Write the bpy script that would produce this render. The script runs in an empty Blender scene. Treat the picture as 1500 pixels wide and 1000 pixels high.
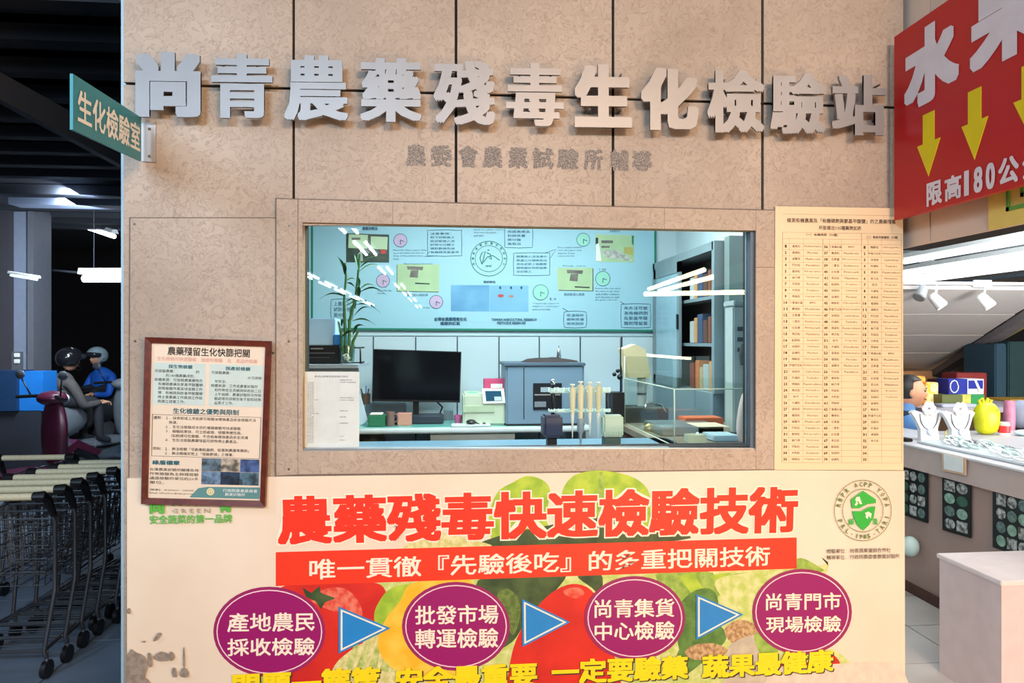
import bpy, bmesh, math, random
from mathutils import Vector, Matrix
random.seed(7)
SC = bpy.context.scene
COL = SC.collection
# ------------------------------------------------------------------ camera
F = 1000.0; TH = math.atan(0.09); EYE = 1.5; D = 2.5
CT, ST = math.cos(TH), math.sin(TH)
cam_d = bpy.data.cameras.new('camera'); cam_d.lens = 24; cam_d.sensor_width = 36; cam_d.clip_start = .05
cam = bpy.data.objects.new('camera', cam_d); COL.objects.link(cam)
cam.location = (0, 0, EYE); cam.rotation_euler = (math.pi/2, 0, -TH)
SC.camera = cam
# ------------------------------------------------------------------ view, world, lights
SC.view_settings.view_transform = 'Standard'; SC.view_settings.look = 'None'
SC.view_settings.exposure = 0.0; SC.view_settings.gamma = 1.0
SC.view_settings.use_curve_mapping = False
SC.cycles.max_bounces = 8; SC.cycles.transparent_max_bounces = 16
SC.cycles.sample_clamp_indirect = 6.0
W = bpy.data.worlds.new('night_air'); SC.world = W; W.use_nodes = True
W.node_tree.nodes['Background'].inputs[0].default_value = (.55, .62, .75, 1)
W.node_tree.nodes['Background'].inputs[1].default_value = .035

def area(name, loc, target, sx, sy, power, color):
    l = bpy.data.lights.new(name, 'AREA'); l.shape = 'RECTANGLE'; l.size = sx; l.size_y = sy
    l.energy = power; l.color = color
    o = bpy.data.objects.new(name, l); COL.objects.link(o); o.location = loc
    d = Vector(target) - Vector(loc)
    o.rotation_euler = d.to_track_quat('-Z', 'Y').to_euler()
    return o
COOL = (.80, .90, 1.0); WARM = (1.0, .64, .38); NEUT = (1.0, .90, .80)
area('market_light', (1.7, -3.4, 3.5), (.6, 2.5, .9), 2.2, .5, 105, (1.0, .84, .70))
area('market_light_cool', (-1.5, -3.0, 3.4), (-1.2, 2.5, 1.4), 1.6, .5, 200, (.58, .79, 1.0))
area('stall_front_light', (4.6, -1.4, 2.0), (1.0, 2.5, 1.2), 1.4, .5, 60, WARM)
area('high_warm_light', (1.35, -1.9, 3.4), (1.0, 2.5, 1.7), 1.2, .4, 88, WARM)
area('low_warm_fill', (1.35, -.3, .42), (.5, 2.5, 2.2), 1.0, .2, 36, WARM)  # unseen warm fill added low, throws the letter shadows up and left
area('low_stall_light', (5.4, -4.4, 1.2), (.6, 2.5, 1.1), 1.6, .4, 95, WARM)
area('lab_ceiling_light', (.35, 3.7, 2.64), (.35, 3.7, 0), 1.8, .9, 84, (.90, .99, 1.0))
area('stall_ceiling_light', (3.2, 3.3, 2.24), (3.2, 3.9, 0), 1.8, .10, 25, (.94, .97, 1.0))
area('stall_ceiling_light', (4.6, 4.4, 2.02), (4.6, 5.2, 0), 1.8, .10, 26, (.94, .97, 1.0))
area('slope_fill_light', (4.6, 2.6, 1.0), (3.9, 5.8, 1.7), .8, .3, 44, (1.0, .95, .9))  # added fill in place of counter bounce, brightens the sloping boards
area('passage_light', (1.95, 1.6, 2.9), (2.3, 2.6, 0), .5, .8, 20, NEUT)
area('scooter_lane_light', (-3.4, 6.6, 2.5), (-4.6, 8.6, .6), .3, 1.2, 120, (.75, .88, 1.0))
area('cart_lane_light', (-2.5, 1.0, 2.95), (-2.3, 3.3, .6), .3, .9, 36, (.55, .76, 1.0))

# ------------------------------------------------------------------ projection
def ray(px, py):
    X = (px-750)/F; Z = (500-py)/F
    return (X*CT+ST, CT-X*ST, Z)
def P(px, py, y=D):
    r = ray(px, py); t = y/r[1]; return (r[0]*t, y, EYE+r[2]*t)
def PX(px, py, x):
    r = ray(px, py); t = x/r[0]; return (x, r[1]*t, EYE+r[2]*t)
def PZ(px, py, z):
    r = ray(px, py); t = (z-EYE)/r[2]; return (r[0]*t, r[1]*t, z)
def PD(px, py, d):
    r = ray(px, py); return (r[0]*d, r[1]*d, EYE+r[2]*d)
# ------------------------------------------------------------------ materials
def lin(c):
    c = c/255.0
    return c/12.92 if c <= .04045 else ((c+.055)/1.055)**2.4
def L3(rgb): return (lin(rgb[0]), lin(rgb[1]), lin(rgb[2]), 1)
MATS = {}
def M(name, rgb, rough=.6, metal=0, noise=None, bump=None, emit=0, rgb2=None, spec=None, alpha=None):
    if name in MATS: return MATS[name]
    m = bpy.data.materials.new(name); m.use_nodes = True; nt = m.node_tree
    b = nt.nodes['Principled BSDF']; b.inputs['Roughness'].default_value = rough
    b.inputs['Metallic'].default_value = metal
    if spec is not None: b.inputs['Specular IOR Level'].default_value = spec
    col = L3(rgb); b.inputs['Base Color'].default_value = col
    tc = nt.nodes.new('ShaderNodeTexCoord')
    sc, amt = noise if noise else (14.0, .06)
    n = nt.nodes.new('ShaderNodeTexNoise'); n.inputs['Scale'].default_value = sc; n.inputs['Detail'].default_value = 4
    nt.links.new(tc.outputs['Object'], n.inputs['Vector'])
    mx = nt.nodes.new('ShaderNodeMix'); mx.data_type = 'RGBA'
    ramp = nt.nodes.new('ShaderNodeValToRGB'); ramp.color_ramp.elements[0].position = .38; ramp.color_ramp.elements[1].position = .62
    nt.links.new(n.outputs['Fac'], ramp.inputs['Fac']); nt.links.new(ramp.outputs['Color'], mx.inputs['Factor'])
    mx.inputs['A'].default_value = col
    c2 = L3(rgb2) if rgb2 else tuple(x*(1-amt) for x in col[:3])+(1,)
    mx.inputs['B'].default_value = c2
    nt.links.new(mx.outputs['Result'], b.inputs['Base Color'])
    if bump:
        bp = nt.nodes.new('ShaderNodeBump'); bp.inputs['Strength'].default_value = bump
        bp.inputs['Distance'].default_value = .002
        nt.links.new(n.outputs['Fac'], bp.inputs['Height']); nt.links.new(bp.outputs['Normal'], b.inputs['Normal'])
    if emit:
        b.inputs['Emission Color'].default_value = col; b.inputs['Emission Strength'].default_value = emit
    if alpha is not None: b.inputs['Alpha'].default_value = alpha
    MATS[name] = m; return m

def cement():
    m = bpy.data.materials.new('cement_board'); m.use_nodes = True; nt = m.node_tree; N = nt.nodes
    b = N['Principled BSDF']; b.inputs['Roughness'].default_value = .62
    tc = N.new('ShaderNodeTexCoord'); gm = N.new('ShaderNodeNewGeometry')
    pos = gm.outputs['Position']
    big = N.new('ShaderNodeTexNoise'); big.inputs['Scale'].default_value = 1.6; big.inputs['Detail'].default_value = 3
    mid = N.new('ShaderNodeTexNoise'); mid.inputs['Scale'].default_value = 24; mid.inputs['Detail'].default_value = 5; mid.inputs['Distortion'].default_value = 1.6
    fine = N.new('ShaderNodeTexNoise'); fine.inputs['Scale'].default_value = 110; fine.inputs['Detail'].default_value = 3
    for n in (big, mid, fine): nt.links.new(pos, n.inputs['Vector'])
    r1 = N.new('ShaderNodeValToRGB'); e = r1.color_ramp.elements
    e[0].position = .47; e[0].color = (0, 0, 0, 1); e[1].position = .50; e[1].color = (1, 1, 1, 1)
    x = r1.color_ramp.elements.new(.53); x.color = (.15, .15, .15, 1)
    nt.links.new(mid.outputs['Fac'], r1.inputs['Fac'])
    a = N.new('ShaderNodeMix'); a.data_type = 'RGBA'; a.inputs['A'].default_value = L3((184, 166, 149)); a.inputs['B'].default_value = L3((162, 145, 129))
    rb = N.new('ShaderNodeValToRGB'); rb.color_ramp.elements[0].position = .35; rb.color_ramp.elements[1].position = .65
    nt.links.new(big.outputs['Fac'], rb.inputs['Fac']); nt.links.new(rb.outputs['Color'], a.inputs['Factor'])
    c = N.new('ShaderNodeMix'); c.data_type = 'RGBA'; c.inputs['B'].default_value = L3((132, 112, 97))
    ml = N.new('ShaderNodeMath'); ml.operation = 'MULTIPLY'; ml.inputs[1].default_value = .62
    nt.links.new(r1.outputs['Color'], ml.inputs[0]); nt.links.new(ml.outputs[0], c.inputs['Factor']); nt.links.new(a.outputs['Result'], c.inputs['A'])
    d = N.new('ShaderNodeMix'); d.data_type = 'RGBA'; d.inputs['B'].default_value = L3((120, 100, 88))
    rf = N.new('ShaderNodeValToRGB'); rf.color_ramp.elements[0].position = .62; rf.color_ramp.elements[1].position = .78; rf.color_ramp.elements[1].color = (.5, .5, .5, 1)
    nt.links.new(fine.outputs['Fac'], rf.inputs['Fac']); nt.links.new(rf.outputs['Color'], d.inputs['Factor']); nt.links.new(c.outputs['Result'], d.inputs['A'])
    nt.links.new(d.outputs['Result'], b.inputs['Base Color'])
    bp = N.new('ShaderNodeBump'); bp.inputs['Strength'].default_value = .25; bp.inputs['Distance'].default_value = .002
    nt.links.new(mid.outputs['Fac'], bp.inputs['Height']); nt.links.new(bp.outputs['Normal'], b.inputs['Normal'])
    return m
CEM = cement()
def glassmat(name, tint, refl, rough=0.0, dens=0.0):
    m = bpy.data.materials.new(name); m.use_nodes = True; nt = m.node_tree; N = nt.nodes
    N.remove(N['Principled BSDF']); out = N['Material Output']
    t = N.new('ShaderNodeBsdfTransparent'); t.inputs[0].default_value = tint
    g = N.new('ShaderNodeBsdfGlossy'); g.inputs['Roughness'].default_value = rough
    mx = N.new('ShaderNodeMixShader'); mx.inputs[0].default_value = refl
    nt.links.new(t.outputs[0], mx.inputs[1]); nt.links.new(g.outputs[0], mx.inputs[2])
    nt.links.new(mx.outputs[0], out.inputs['Surface'])
    return m
GLASS = glassmat('window_glass', (.97, 1, 1, 1), .045)
ACRYL = glassmat('case_glass', (.95, .98, .96, 1), .10, .03)
BAGF = glassmat('clear_plastic', (.85, .92, .92, 1), .12, .15)
WHITE = M('white_paint', (236, 238, 236), .5)
BLACK = M('black_plastic', (18, 18, 20), .4)
INK = M('black_ink', (38, 34, 32), .8)
STEEL = M('brushed_steel', (190, 192, 195), .35, .9)
CHROME = M('chrome', (215, 218, 220), .18, 1.0)
DARK = M('joint_dark', (30, 27, 26), .9)  # near-black colour of the joint backing and seams
PAPER = M('paper', (238, 236, 226), .7)

# ------------------------------------------------------------------ object helpers
def wloc(o):
    v = Vector((0, 0, 0))
    while o is not None:
        v = v + o.location; o = o.parent
    return v
def tag(o, label=None, cat=None, group=None, kind=None):
    if label: o['label'] = label
    if cat: o['category'] = cat
    if group: o['group'] = group
    if kind: o['kind'] = kind
    return o
def thing(name, label, cat, loc, group=None):
    o = bpy.data.objects.new(name, None); COL.objects.link(o); o.location = loc
    o.empty_display_size = .05
    return tag(o, label, cat, group)
class MB:
    def __init__(s): s.v = []; s.f = []; s.sm = False
    def add(s, vs, fs):
        n = len(s.v); s.v += [tuple(v) for v in vs]; s.f += [tuple(i+n for i in f) for f in fs]; return s
    def hexa(s, a):   # 8 points: bottom 0-3, top 4-7
        return s.add(a, [(0,3,2,1),(4,5,6,7),(0,1,5,4),(1,2,6,5),(2,3,7,6),(3,0,4,7)])
    def box(s, x0, x1, y0, y1, z0, z1, b=0):
        x0, x1 = min(x0,x1), max(x0,x1); y0, y1 = min(y0,y1), max(y0,y1); z0, z1 = min(z0,z1), max(z0,z1)
        if b <= 0:
            return s.hexa([(x0,y0,z0),(x1,y0,z0),(x1,y1,z0),(x0,y1,z0),(x0,y0,z1),(x1,y0,z1),(x1,y1,z1),(x0,y1,z1)])
        bm = bmesh.new(); bmesh.ops.create_cube(bm, size=1)
        for v in bm.verts:
            v.co = ((x0+x1)/2+v.co.x*(x1-x0), (y0+y1)/2+v.co.y*(y1-y0), (z0+z1)/2+v.co.z*(z1-z0))
        b = min(b, .45*min(x1-x0, y1-y0, z1-z0))
        bmesh.ops.bevel(bm, geom=bm.edges[:], offset=b, segments=2, affect='EDGES')
        bm.verts.index_update()
        s.add([v.co[:] for v in bm.verts], [tuple(v.index for v in f.verts) for f in bm.faces]); bm.free(); return s
    def poly(s, pts, th):   # prism: pts list of 3d, extruded by vector th
        n = len(pts); th = Vector(th)
        a = [Vector(p) for p in pts]; b = [p+th for p in a]
        fs = [tuple(range(n)), tuple(range(2*n-1, n-1, -1))] + [(i, i+n, (i+1) % n+n, (i+1) % n) for i in range(n)]
        return s.add(a+b, fs)
    def tube(s, path, r, n=8, closed=False):
        path = [Vector(p) for p in path]; rr = r if isinstance(r, (list, tuple)) else [r]*len(path)
        vs = []; m = len(path); up = None
        for i, p in enumerate(path):
            if closed: t = path[(i+1) % m]-path[i-1]
            else: t = path[min(i+1, m-1)]-path[max(i-1, 0)]
            t.normalize()
            if up is None:
                up = Vector((0, 0, 1)) if abs(t.z) < .9 else Vector((1, 0, 0))
            a = t.cross(up)
            if a.length < 1e-5: a = t.cross(Vector((.3, 1, .1)))
            a.normalize(); b = a.cross(t).normalized(); up = b
            for k in range(n):
                w = 2*math.pi*k/n; vs.append(p+(a*math.cos(w)+b*math.sin(w))*rr[i])
        fs = []
        for i in range(m if closed else m-1):
            j = (i+1) % m
            for k in range(n):
                fs.append((i*n+k, i*n+(k+1) % n, j*n+(k+1) % n, j*n+k))
        if not closed: fs += [tuple(range(n-1, -1, -1)), tuple((m-1)*n+k for k in range(n))]
        s.sm = True
        return s.add(vs, fs)
    def lathe(s, c, prof, n=16, axis='z', sx=1, sy=1):   # prof [(r,h)]
        c = Vector(c); vs = []; m = len(prof)
        for r, h in prof:
            for k in range(n):
                w = 2*math.pi*k/n; a, b = r*math.cos(w)*sx, r*math.sin(w)*sy
                vs.append(c+Vector({'z': (a, b, h), 'y': (a, h, b), 'x': (h, a, b)}[axis]))
        fs = [(i*n+k, i*n+(k+1) % n, (i+1)*n+(k+1) % n, (i+1)*n+k) for i in range(m-1) for k in range(n)]
        fs += [tuple(range(n-1, -1, -1)), tuple((m-1)*n+k for k in range(n))]
        s.sm = True
        return s.add(vs, fs)
    def ball(s, c, rx, ry, rz, n=12, m=8, fn=None):
        c = Vector(c); vs = []
        for i in range(m+1):
            ph = -math.pi/2+math.pi*i/m
            for k in range(n):
                w = 2*math.pi*k/n
                q = Vector((rx*math.cos(ph)*math.cos(w), ry*math.cos(ph)*math.sin(w), rz*math.sin(ph)))
                if fn: q = fn(q)
                vs.append(c+q)
        fs = [(i*n+k, i*n+(k+1) % n, (i+1)*n+(k+1) % n, (i+1)*n+k) for i in range(m) for k in range(n)]
        s.sm = True
        return s.add(vs, fs)
    def move(s, M4, start=0):
        s.v[start:] = [tuple(M4 @ Vector(v)) for v in s.v[start:]]; return s
    def build(s, name, mat, parent=None, label=None, cat=None, group=None, kind=None, smooth=None):
        off = wloc(parent) if parent else None
        if parent is None:
            xs = [v[0] for v in s.v]; ys = [v[1] for v in s.v]; zs = [v[2] for v in s.v]
            off = Vector(((min(xs)+max(xs))/2, (min(ys)+max(ys))/2, min(zs)))
        me = bpy.data.meshes.new(name)
        me.from_pydata([(v[0]-off.x, v[1]-off.y, v[2]-off.z) for v in s.v], [], s.f)
        if s.sm if smooth is None else smooth:
            bm = bmesh.new(); bm.from_mesh(me)
            bmesh.ops.recalc_face_normals(bm, faces=bm.faces[:])
            for f in bm.faces: f.smooth = len(f.verts) <= 4
            for e in bm.edges:
                if len(e.link_faces) == 2 and e.calc_face_angle(0) > .7: e.smooth = False
            bm.to_mesh(me); bm.free()
        me.materials.append(mat)
        o = bpy.data.objects.new(name, me); COL.objects.link(o)
        if parent: o.parent = parent
        else: o.location = off
        return tag(o, label, cat, group, kind)
def copy_tree(o, parent=None):
    c = o.copy(); COL.objects.link(c)
    if parent: c.parent = parent
    for ch in o.children: copy_tree(ch, c)
    return c
def bxp(px0, py0, px1, py1, y, dy, b=0, mb=None):
    mb = mb or MB(); pm = (py0+py1)/2; xm = (px0+px1)/2
    mb.box(P(px0, pm, y)[0], P(px1, pm, y)[0], y, y+dy, P(xm, py1, y)[2], P(xm, py0, y)[2], b); return mb
def slab(pts, y, th):   # px polygon on plane y, front face at y, going back th
    return MB().poly([P(a, b, y) for a, b in pts], (0, th, 0))
def smoothpts(pts, k=4):
    out = []; n = len(pts)
    for i in range(n):
        p0, p1, p2, p3 = [Vector(pts[(i+j-1) % n]) for j in range(4)]
        for t in range(k):
            t = t/k
            q = .5*((2*p1)+(p2-p0)*t+(2*p0-5*p1+4*p2-p3)*t*t+(3*p1-p0-3*p2+p3)*t**3)
            out.append((q.x, q.y))
    return out
# ------------------------------------------------------------------ lettering
GC = {}
def glyphs(s, res=1):
    if (s, res) not in GC:
        c = bpy.data.curves.new('t', 'FONT'); c.body = s; c.resolution_u = res
        o = bpy.data.objects.new('t', c); me = bpy.data.meshes.new_from_object(o)
        vs = [(v.co.x, v.co.y) for v in me.vertices]; fs = [tuple(p.vertices) for p in me.polygons]
        bpy.data.objects.remove(o); bpy.data.curves.remove(c); bpy.data.meshes.remove(me)
        GC[(s, res)] = (vs, fs)
    return GC[(s, res)]
def letter(mb, s, q, off=.001, bold=(0, 0), depth=0, res=1, cells=None):
    """text s filling the quad q = TL, TR, BR, BL (3-D); off = distance proud of it; bold in em"""
    vs, fs = glyphs(s, res)
    if not vs: return mb
    bx, by = bold
    x0 = min(v[0] for v in vs)-bx; x1 = max(v[0] for v in vs)+bx
    y0 = min(v[1] for v in vs)-by; y1 = max(v[1] for v in vs)+by
    if cells: x0, x1, y0, y1 = 0, cells, -.1, .87
    q = [Vector(p) for p in q]
    nrm = (q[3]-q[0]).cross(q[1]-q[0]).normalized()   # towards the reader
    def mp(x, y, h):
        u = (x-x0)/(x1-x0); w = (y-y0)/(y1-y0)
        return (q[3]*(1-u)+q[2]*u)*(1-w)+(q[0]*(1-u)+q[1]*u)*w+nrm*h
    sh = [(0, 0)]
    if bx or by:
        sh = [(0, 0), (bx, by), (-bx, by), (-bx, -by), (bx, -by)]
        if max(bx, by) > .022: sh += [(bx, 0), (-bx, 0), (0, by), (0, -by)]
        if max(bx, by) > .04: sh += [(a*bx, b*by) for a, b in ((.5, .5), (-.5, .5), (.5, -.5), (-.5, -.5), (1, .5), (1, -.5), (-1, .5), (-1, -.5), (.5, 1), (-.5, 1), (.5, -1), (-.5, -1))]
    for k, (dx, dy) in enumerate(sh):
        h = off+k*.00001
        front = [mp(x+dx, y+dy, h) for x, y in vs]
        if not depth: mb.add(front, fs)
        else:
            n = len(vs); back = [mp(x+dx, y+dy, off-depth) for x, y in vs]
            ed = {}
            for f in fs:
                for i in range(len(f)):
                    a, b = f[i], f[(i+1) % len(f)]
                    if (b, a) in ed: del ed[(b, a)]
                    else: ed[(a, b)] = 1
            mb.add(front+back, list(fs)+[tuple(i+n for i in reversed(f)) for f in fs]+[(b, a, a+n, b+n) for a, b in ed])
    return mb
def pq(pts, y):   # px quad on plane y
    return [P(a, b, y) for a, b in pts]
def rq(x0, y0, x1, y1, y, sl=0):
    return pq([(x0, y0), (x1, y0+sl), (x1, y1+sl), (x0, y1)], y)
def sub(q, u0, v0, u1, v1):   # rectangle inside a 3-D quad, u right, v down 0..1
    q = [Vector(p) for p in q]
    def g(u, v): return (q[0]*(1-u)+q[1]*u)*(1-v)+(q[3]*(1-u)+q[2]*u)*v
    return [g(u0, v0), g(u1, v0), g(u1, v1), g(u0, v1)]
def qn(q):
    q = [Vector(p) for p in q]; return (q[3]-q[0]).cross(q[1]-q[0]).normalized()
def plate(q, th, off=0):   # plate whose front is q + off, thickness th behind
    n = qn(q); return MB().poly([Vector(p)+n*off for p in q], -n*th)
def ringpts(cx, cy, rx, ry, n=40, a0=0):
    return [(cx+rx*math.cos(2*math.pi*i/n+a0), cy+ry*math.sin(2*math.pi*i/n+a0)) for i in range(n)]
def ringflat(cx, cy, rx, ry, w, y, th=.0004, n=40):
    mb = MB()
    a = [P(*p, y) for p in ringpts(cx, cy, rx, ry, n)]; b = [P(*p, y) for p in ringpts(cx, cy, rx-w, ry-w, n)]
    mb.add(a+b, [(i, (i+1) % n, (i+1) % n+n, i+n) for i in range(n)]); return mb

# ================================================================== SETTING
floor = MB().box(-14, 12, -8, 22, -.12, -.012).build('floor', M('floor_grout', (58, 60, 62), .8), kind='structure')
TILE = M('floor_tile', (206, 200, 194), .35, noise=(3, .12)); TILED = M('lane_tile', (108, 122, 138), .45, noise=(3, .2))
tme = {}
def tiles(xa, xb, ya, yb, s, mat):
    key = (s, mat.name)
    if key not in tme:
        t = MB().box(-s/2+.004, s/2-.004, -s/2+.004, s/2-.004, -.012, 0)
        o = t.build('floor_tile', mat, floor); tme[key] = o.data; first = o
        for v in o.data.vertices: v.co = v.co+wloc(floor)
        bpy.data.objects.remove(o)
    x = xa
    while x < xb:
        y = ya
        while y < yb:
            o = bpy.data.objects.new('floor_tile', tme[key]); COL.objects.link(o); o.parent = floor
            o.location = Vector((x+s/2, y+s/2, 0))-wloc(floor); y += s
        x += s
tiles(1.2, 3.6, 1.4, 6.0, .4, TILE)
tiles(-4.8, -1.2, 2.4, 10.8, .6, TILED)

WT = .10
wall = MB()
XL, XR = P(181, 500)[0], P(1323, 500)[0]
wx0, wx1 = P(443, 500)[0], P(1107, 500)[0]; wz0, wz1 = P(700, 660)[2], P(700, 325)[2]
yb = D+.014
wall.box(XL+.002, wx0, yb, yb+WT, 0, 3.6); wall.box(wx1, XR-.002, yb, yb+WT, 0, 3.6)
wall.box(wx0, wx1, yb, yb+WT, 0, wz0); wall.box(wx0, wx1, yb, yb+WT, wz1, 3.6)
wallf = wall.build('wall_front', DARK, kind='structure')
def panel(pts, y=D, th=.0135, name='wall_panel', mat=None, parent=None, **k):
    return slab(pts, y, th).build(name, mat or CEM, parent or wallf, **k)
def seam(x): return 122+(x-181)*.0314
xs = [181, 430, 668, 898, 1117, 1323]
for i in range(5):
    a = xs[i]+(2.0 if i else 0); b = xs[i+1]-(2.0 if i < 4 else 0)
    panel([(a, -260), (b, -260), (b, seam(b)-2), (a, seam(a)-2)])
    panel([(a, seam(a)+2), (b, seam(b)+2), (b, 330), (a, 330)])
panel([(181, 330.3), (430, 330.3), (430, 720), (181, 720)])
panel([(1117, 330.3), (1323, 330.3), (1323, 720), (1117, 720)])
panel([(181, 720.3), (1323, 720.3), (1323, 1100), (181, 1100)])
# hairline seams between sheets
# boards laid over the wall
panel([(190.5, 319), (403.5, 319), (403.5, 704), (189, 704)], D-.006, .006, 'overlay_board')
yB = D-.012
panel([(405, 290.5), (436, 291.6), (436, 695), (404.5, 697)], yB, .012, 'window_board')
panel([(436.4, 291.6), (575, 296), (575, 328), (443, 325.4), (436.4, 325)], yB, .012, 'window_board')
panel([(575.4, 296), (973, 304), (973, 335), (575.4, 328)], yB, .012, 'window_board')
panel([(973.4, 304), (1107, 307.5), (1107, 337.5), (973.4, 335)], yB, .012, 'window_board')
panel([(1107.4, 307.5), (1135, 308), (1135, 391), (1107.4, 391)], yB, .012, 'window_board')
panel([(1107.4, 391.5), (1135, 391.5), (1135, 687), (1107.4, 688)], yB, .012, 'window_board')
panel([(436.4, 660.5), (443, 660.5), (972, 658), (972, 691), (436.4, 695.5)], yB, .012, 'window_board')
panel([(972.4, 658), (1107, 657.5), (1107, 688), (972.4, 691)], yB, .012, 'window_board')
panel([(436.4, 325), (443, 325.2), (443, 660.5), (436.4, 660.5)], yB, .012, 'window_board')
EDGE_DK = M('board_edge_dark', (116, 98, 86), .9)  # darker strips drawn along the board edges
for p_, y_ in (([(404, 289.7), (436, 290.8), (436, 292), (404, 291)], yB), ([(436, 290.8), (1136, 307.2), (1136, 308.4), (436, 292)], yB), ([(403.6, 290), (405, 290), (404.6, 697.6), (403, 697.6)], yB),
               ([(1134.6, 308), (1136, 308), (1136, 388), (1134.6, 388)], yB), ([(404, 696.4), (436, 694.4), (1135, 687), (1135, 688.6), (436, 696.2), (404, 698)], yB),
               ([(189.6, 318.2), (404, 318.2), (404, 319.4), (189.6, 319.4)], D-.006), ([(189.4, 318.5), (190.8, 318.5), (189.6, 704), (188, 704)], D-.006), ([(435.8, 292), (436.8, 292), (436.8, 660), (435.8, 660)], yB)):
    slab(p_, y_-.0006, .004).build('board_edge_line', EDGE_DK, wallf)
SCREW = M('screw_head', (120, 108, 98), .4, .7)
for a, b in [(197, 328), (424, 330), (423, 500), (198, 499.5), (400, 517), (423, 687)]:
    y = yB if a > 404 and b > 290 else D-.006 if b > 319 else D
    MB().lathe(P(a, b, y), [(.0042, .001), (.0042, -.001), (.0028, -.0022)], 10, 'y').build('screw', SCREW, wallf)
# stubs of old boards between the notice and the window board
# window
win = thing('window_1', None, None, P(775, 658, D)); win['kind'] = 'structure'
slab([(441, 323), (1110, 336), (1110, 661), (441, 662)], D+.03, .006).build('pane', GLASS, win)
SEAL = M('old_sealant', (178, 148, 92), .6, noise=(60, .25))
def strip(pts, y, th, name, mat): slab(pts, y, th).build(name, mat, win)
strip([(436.6, 321.5), (443.5, 325), (443.5, 660), (437, 660)], D-.004, .04, 'side_sealant', SEAL)
strip([(437, 322), (1109, 334), (1109, 338), (443, 326.8)], D-.004, .04, 'top_sealant', SEAL)
strip([(441, 657), (1107, 656), (1107, 660), (441, 661)], D-.004, .045, 'bottom_track', STEEL)
strip([(1099.5, 336), (1106.6, 336), (1106.6, 659), (1099.5, 659)], D+.004, .03, 'side_jamb', M('dark_aluminium', (92, 104, 118), .45, .4))
strip([(1093, 337), (1095, 337), (1095, 658), (1093, 658)], D+.04, .01, 'inner_edge', STEEL)

# ---------------- passage left
LW = M('dark_paint', (70, 72, 80), .7); LB = M('lane_beam', (60, 64, 74), .7)
ceilL = MB().box(-9, XL-.02, 2.62, 12, 3.05, 3.15).build('ceiling', M('dark_ceiling', (30, 32, 37), .8), kind='structure')
for i in range(16):
    y = 3.0+i*.42
    MB().poly([(-9, y, 3.05), (-9, y+.10, 3.05), (-9, y+.14, 2.985), (-9, y+.24, 2.985), (-9, y+.28, 3.05)][::-1], (9+XL-.02, 0, 0)).build('ceiling_rib', M('rib_metal', (40, 43, 50), .9), ceilL)
MB().poly([PD(-60, 72, 3.2), PD(-60, 112, 3.2), PD(215, 262, 5.0), PD(215, 225, 5.0)], (-.05, .15, 0)).build('trim_1', LB, kind='structure', label='diagonal painted roof beam over the scooter lane', cat='beam')
bxp(-60, 270, 190, 284, 6.9, .25).build('trim_2', LB, kind='structure')
bxp(12, 290, 190, 300, 6.8, .2).build('trim_3', M('blue_steel', (80, 88, 106), .6), kind='structure')
pl = bxp(13, 300, 40, 660, 8.3, .3).build('wall_pillar', M('pillar_blue', (126, 134, 152), .55), kind='structure')
bxp(40, 296, 49, 660, 8.25, .35).build('wall_pillar_edge', M('pillar_grey', (96, 98, 106), .6), kind='structure')
bxp(-200, 230, 12, 660, 8.2, .3).build('wall_left', M('left_wall', (58, 56, 62), .8), kind='structure')
MB().box(-14, 2.2, 15.0, 15.2, 0, 4).build('wall_back', M('back_dark', (26, 22, 26), .9), kind='structure')
MB().box(-1.2, -1.1, 2.7, 8.0, 0, 3.1).build('wall_lane', LW, kind='structure')
sb = thing('switch_box', 'small grey switch box with two white sockets on the blue pillar', 'switch box', PD(24, 545, 8.3))
bxp(17, 515, 31, 548, 8.26, .04).build('backplate', M('switch_grey', (90, 92, 98), .5), sb)
for yy in (520, 529): bxp(20, yy-3, 28, yy+3, 8.24, .02, .004).build('socket', WHITE, sb)
TUBE = M('lit_tube', (228, 240, 255), .5, emit=16)
def tube_fix(a, b, r, name, label, cat, mat=None, group=None, body=True):
    a, b = Vector(a), Vector(b); t = thing(name, label, cat, (a+b)/2+Vector((0, 0, r)), group)
    MB().tube([a, b], r, 8).build('tube', mat or TUBE, t)
    if body:
        d = (b-a).normalized()*.03; h = Vector((0, 0, r*1.3))
        s = Vector((d.y, -d.x, 0)).normalized()*r*1.6
        aa, bb = a-d+h, b+d+h
        MB().hexa([aa-s, aa+s, bb+s, bb-s, aa-s*.6+h*1.4, aa+s*.6+h*1.4, bb+s*.6+h*1.4, bb-s*.6+h*1.4]).build('housing', WHITE, t)
    return t
for a_, b_, r_, lb_ in ((PD(125, 332, 9.5), PD(167, 346, 8.9), .03, 'slanting lit tube lamp highest above the scooter lane'), (PD(122, 408, 7.4), PD(200, 408, 7.4), .036, 'bright level tube lamp beside the front wall edge')):
    t_ = tube_fix(a_, b_, r_, 'lane_lamp', lb_, 'lamp')
    for k_ in (.2, .8):
        p_ = Vector(a_).lerp(Vector(b_), k_); MB().tube([p_+Vector((0, 0, r_*2)), (p_.x, p_.y, 3.05)], .004, 5).build('hanger_rod', LB, t_)
tube_fix(PD(16, 403, 6.6), PD(54, 409, 6.4), .012, 'lane_lamp', 'thin dim tube lamp crossing the blue pillar', 'lamp', M('dim_tube', (200, 225, 235), .5, emit=1.6))
MB().tube([PD(70, 395, 8.2), PD(125, 400, 8.0)], .014).build('lamp_conduit', LB, label='thin grey conduit leading to the bright level tube lamp', cat='conduit')

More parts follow.
